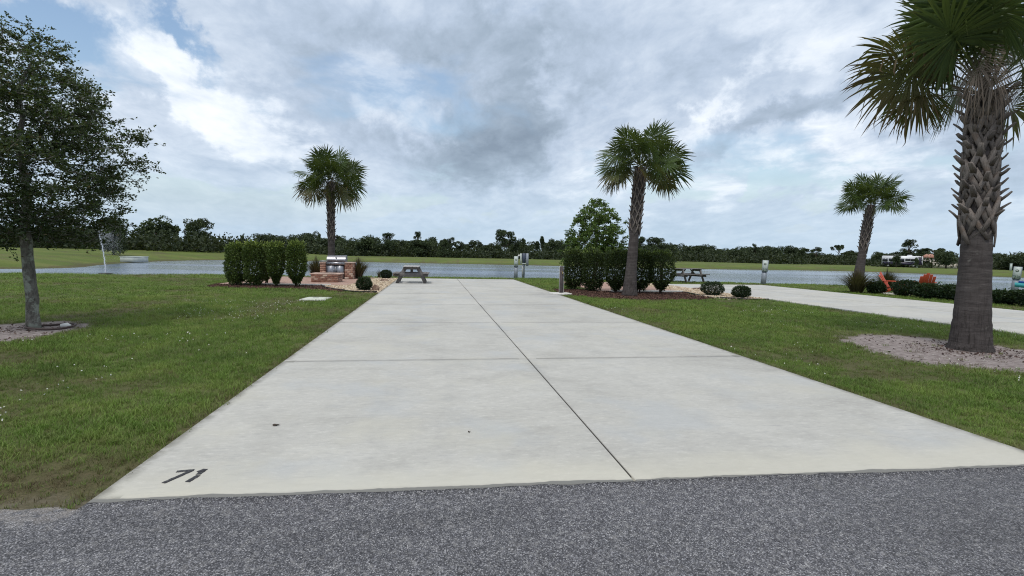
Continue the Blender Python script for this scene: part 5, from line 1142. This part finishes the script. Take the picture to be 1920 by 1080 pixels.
link('undergrowth', mesh_np('undergrowth', Vv, Ff, {'tint': np.repeat(tn, 4), 'age': np.zeros(n * 4)}, F_FARB), kind='stuff', label='low tangled brush along the foot of the far treeline')

# ------------------------------------------------------------------ motorhome, house, walls across the water
M_RV = material('motorhome_white', lambda t: P(t, (.66, .67, .70), .35)); M_RVD = material('motorhome_dark_band', lambda t: P(t, (.035, .03, .06), .4)); M_GLS = material('dark_window', lambda t: P(t, (.02, .022, .028), .1))
M_RUB = material('tyre_rubber', lambda t: P(t, (.02, .02, .02), .9)); M_CRM = material('cream_stucco', lambda t: P(t, t.ramp(t.noise(1.2, 4, .6, obc(t)), [(.3, (.55, .49, .41)), (.7, (.66, .61, .53))]), .9)); M_TILE = material('clay_roof', lambda t: P(t, t.ramp(t.noise(4, 4, .6, obc(t)), [(.3, (.28, .13, .09)), (.7, (.4, .22, .16))]), .9))
dR = 146; xr, yr = AT(1691, dR); zr = hz(xr, yr); yawr = math.atan2(-xr, yr); mpp = dR * .79 / F; Lr = 76 * mpp * .8; hr = ZAT(xr, yr, 480) - zr
rv = thing('motorhome', 'white motorhome with dark lower bands and windows parked across the pond', 'motorhome', (xr, yr, zr), yawr)
mb = MB(); mb.box((0, 0, .45 + (hr - .45) / 2), (Lr, 2.5, hr - .45), b=.14); body = mb.build('body', M_RV, rv)
mb = MB(); mb.box((0, -1.262, .85), (Lr * .97, .02, .65)); mb.build('lower_band', M_RVD, body)
for k, (a, w_, z_, h_) in enumerate([(-.42, 1.0, .62, .7), (-.24, 1.3, .66, .55), (-.05, 1.6, .62, .8), (.14, .9, .68, .5), (.30, 1.4, .66, .55)]):
    mb = MB(); mb.box((a * Lr, -1.27, z_ * hr), (w_, .03, h_), b=.01); mb.build('window', M_GLS, rv)
mb = MB(); mb.box((.42 * Lr, -1.268, .55 * hr), (.75, .03, 1.75), b=.01); mb.build('door', M_RVD, rv)
mb = MB(); mb.bar((-.3 * Lr, -1.27, .55 * hr), (.35 * Lr, -1.27, .42 * hr), .02, .22); mb.build('swoosh_stripe', M_RVD, body)
for a in (-.15, .18): mb = MB(); mb.box((a * Lr, 0, hr + .12), (.9, .8, .28), b=.06); mb.build('roof_unit', M_RV, rv)
for a in (-.34, .2, .28):
    for sg in (-1, 1):
        mb = MB(); mb.tube([(a * Lr, sg * 1.0, .42), (a * Lr, sg * 1.22, .42)], [.42, .42], 16); wh = mb.build('wheel', M_RUB, rv); mb = MB(); mb.tube([(a * Lr, sg * 1.2, .42), (a * Lr, sg * 1.24, .42)], [.2, .2], 12); mb.build('rim', M_RV, wh)
dH = 152; xh, yh = AT(1741, dH); zh = hz(xh, yh); hh_ = ZAT(xh, yh, 483.5) - zh; wH = 22 * mpp * 1.0
hs = thing('house', 'small cream house with a reddish roof between the motorhome and the low spreading tree', 'house', (xh, yh, zh), math.atan2(-xh, yh))
mb = MB(); mb.box((0, 0, hh_ / 2), (wH, 5, hh_)); mb.build('wall', M_CRM, hs)
rh = .9; mb = MB(); a, b_ = wH / 2 + .3, 2.8; mb.add([(-a, -b_, hh_), (a, -b_, hh_), (a, b_, hh_), (-a, b_, hh_), (-a * .3, 0, hh_ + rh), (a * .3, 0, hh_ + rh)], [[0, 1, 5, 4], [2, 3, 4, 5], [3, 2, 1, 0]], [[1, 2, 5], [3, 0, 4]]); mb.build('roof', M_TILE, hs)
mb = MB(); mb.box((-.2 * wH, -2.51, hh_ * .5), (.8, .05, .9)); wn = mb.build('window', M_GLS, hs); mb = MB(); mb.box((-.2 * wH, -2.53, hh_ * .5 - .5), (.95, .06, .08)); mb.build('sill', M_WC, wn)
xw, yw = AT(1772, 146); zw = hz(xw, yw); mb = MB(); mb.box((0, 0, .55), (34 * mpp, .3, 1.15)); mb.box((0, 0, 1.16), (34 * mpp + .1, .4, .08)); thing('garden_wall', 'low cream wall stretching right from the cream house', 'wall', (xw, yw, zw), math.atan2(-xw, yw), me=mb.mesh('garden_wall', M_CRM))
for k, (px, top, dist, lab) in enumerate([(1896, 494, 132, 'small white marker post on the far bank behind the tilted pedestal'), (1720, 484, 140, 'pale short post beside the tail of the motorhome')]):
    x, y = AT(px, dist); z = hz(x, y); h_ = ZAT(x, y, top) - z; mb = MB(); mb.box((0, 0, h_ / 2), (.32, .2, h_), b=.03); mb.box((0, 0, h_ + .03), (.4, .26, .06)); thing('marker_post', lab, 'post', (x, y, z), me=mb.mesh('marker_post', M_PLATE))
x, y = AT(418, 260); z = hz(x, y); zt = ZAT(x, y, 456); b_ = thing('shed', 'long low white-roofed building far off beside the grill-side hedge', 'building', (x, y, z), math.atan2(-x, y))
mb = MB(); mb.box((0, 0, (zt - z - .6) / 2), (8.5, 5, zt - z - .6)); mb.build('wall', M_CRM, b_); mb = MB(); mb.box((0, 0, zt - z - .3), (9.5, 6, .6), b=.05); mb.build('roof', M_RV, b_)
mb = MB(); mb.box((1.5, -2.52, (zt - z) * .35), (1.2, .05, 1.)); mb.build('window', M_GLS, b_)
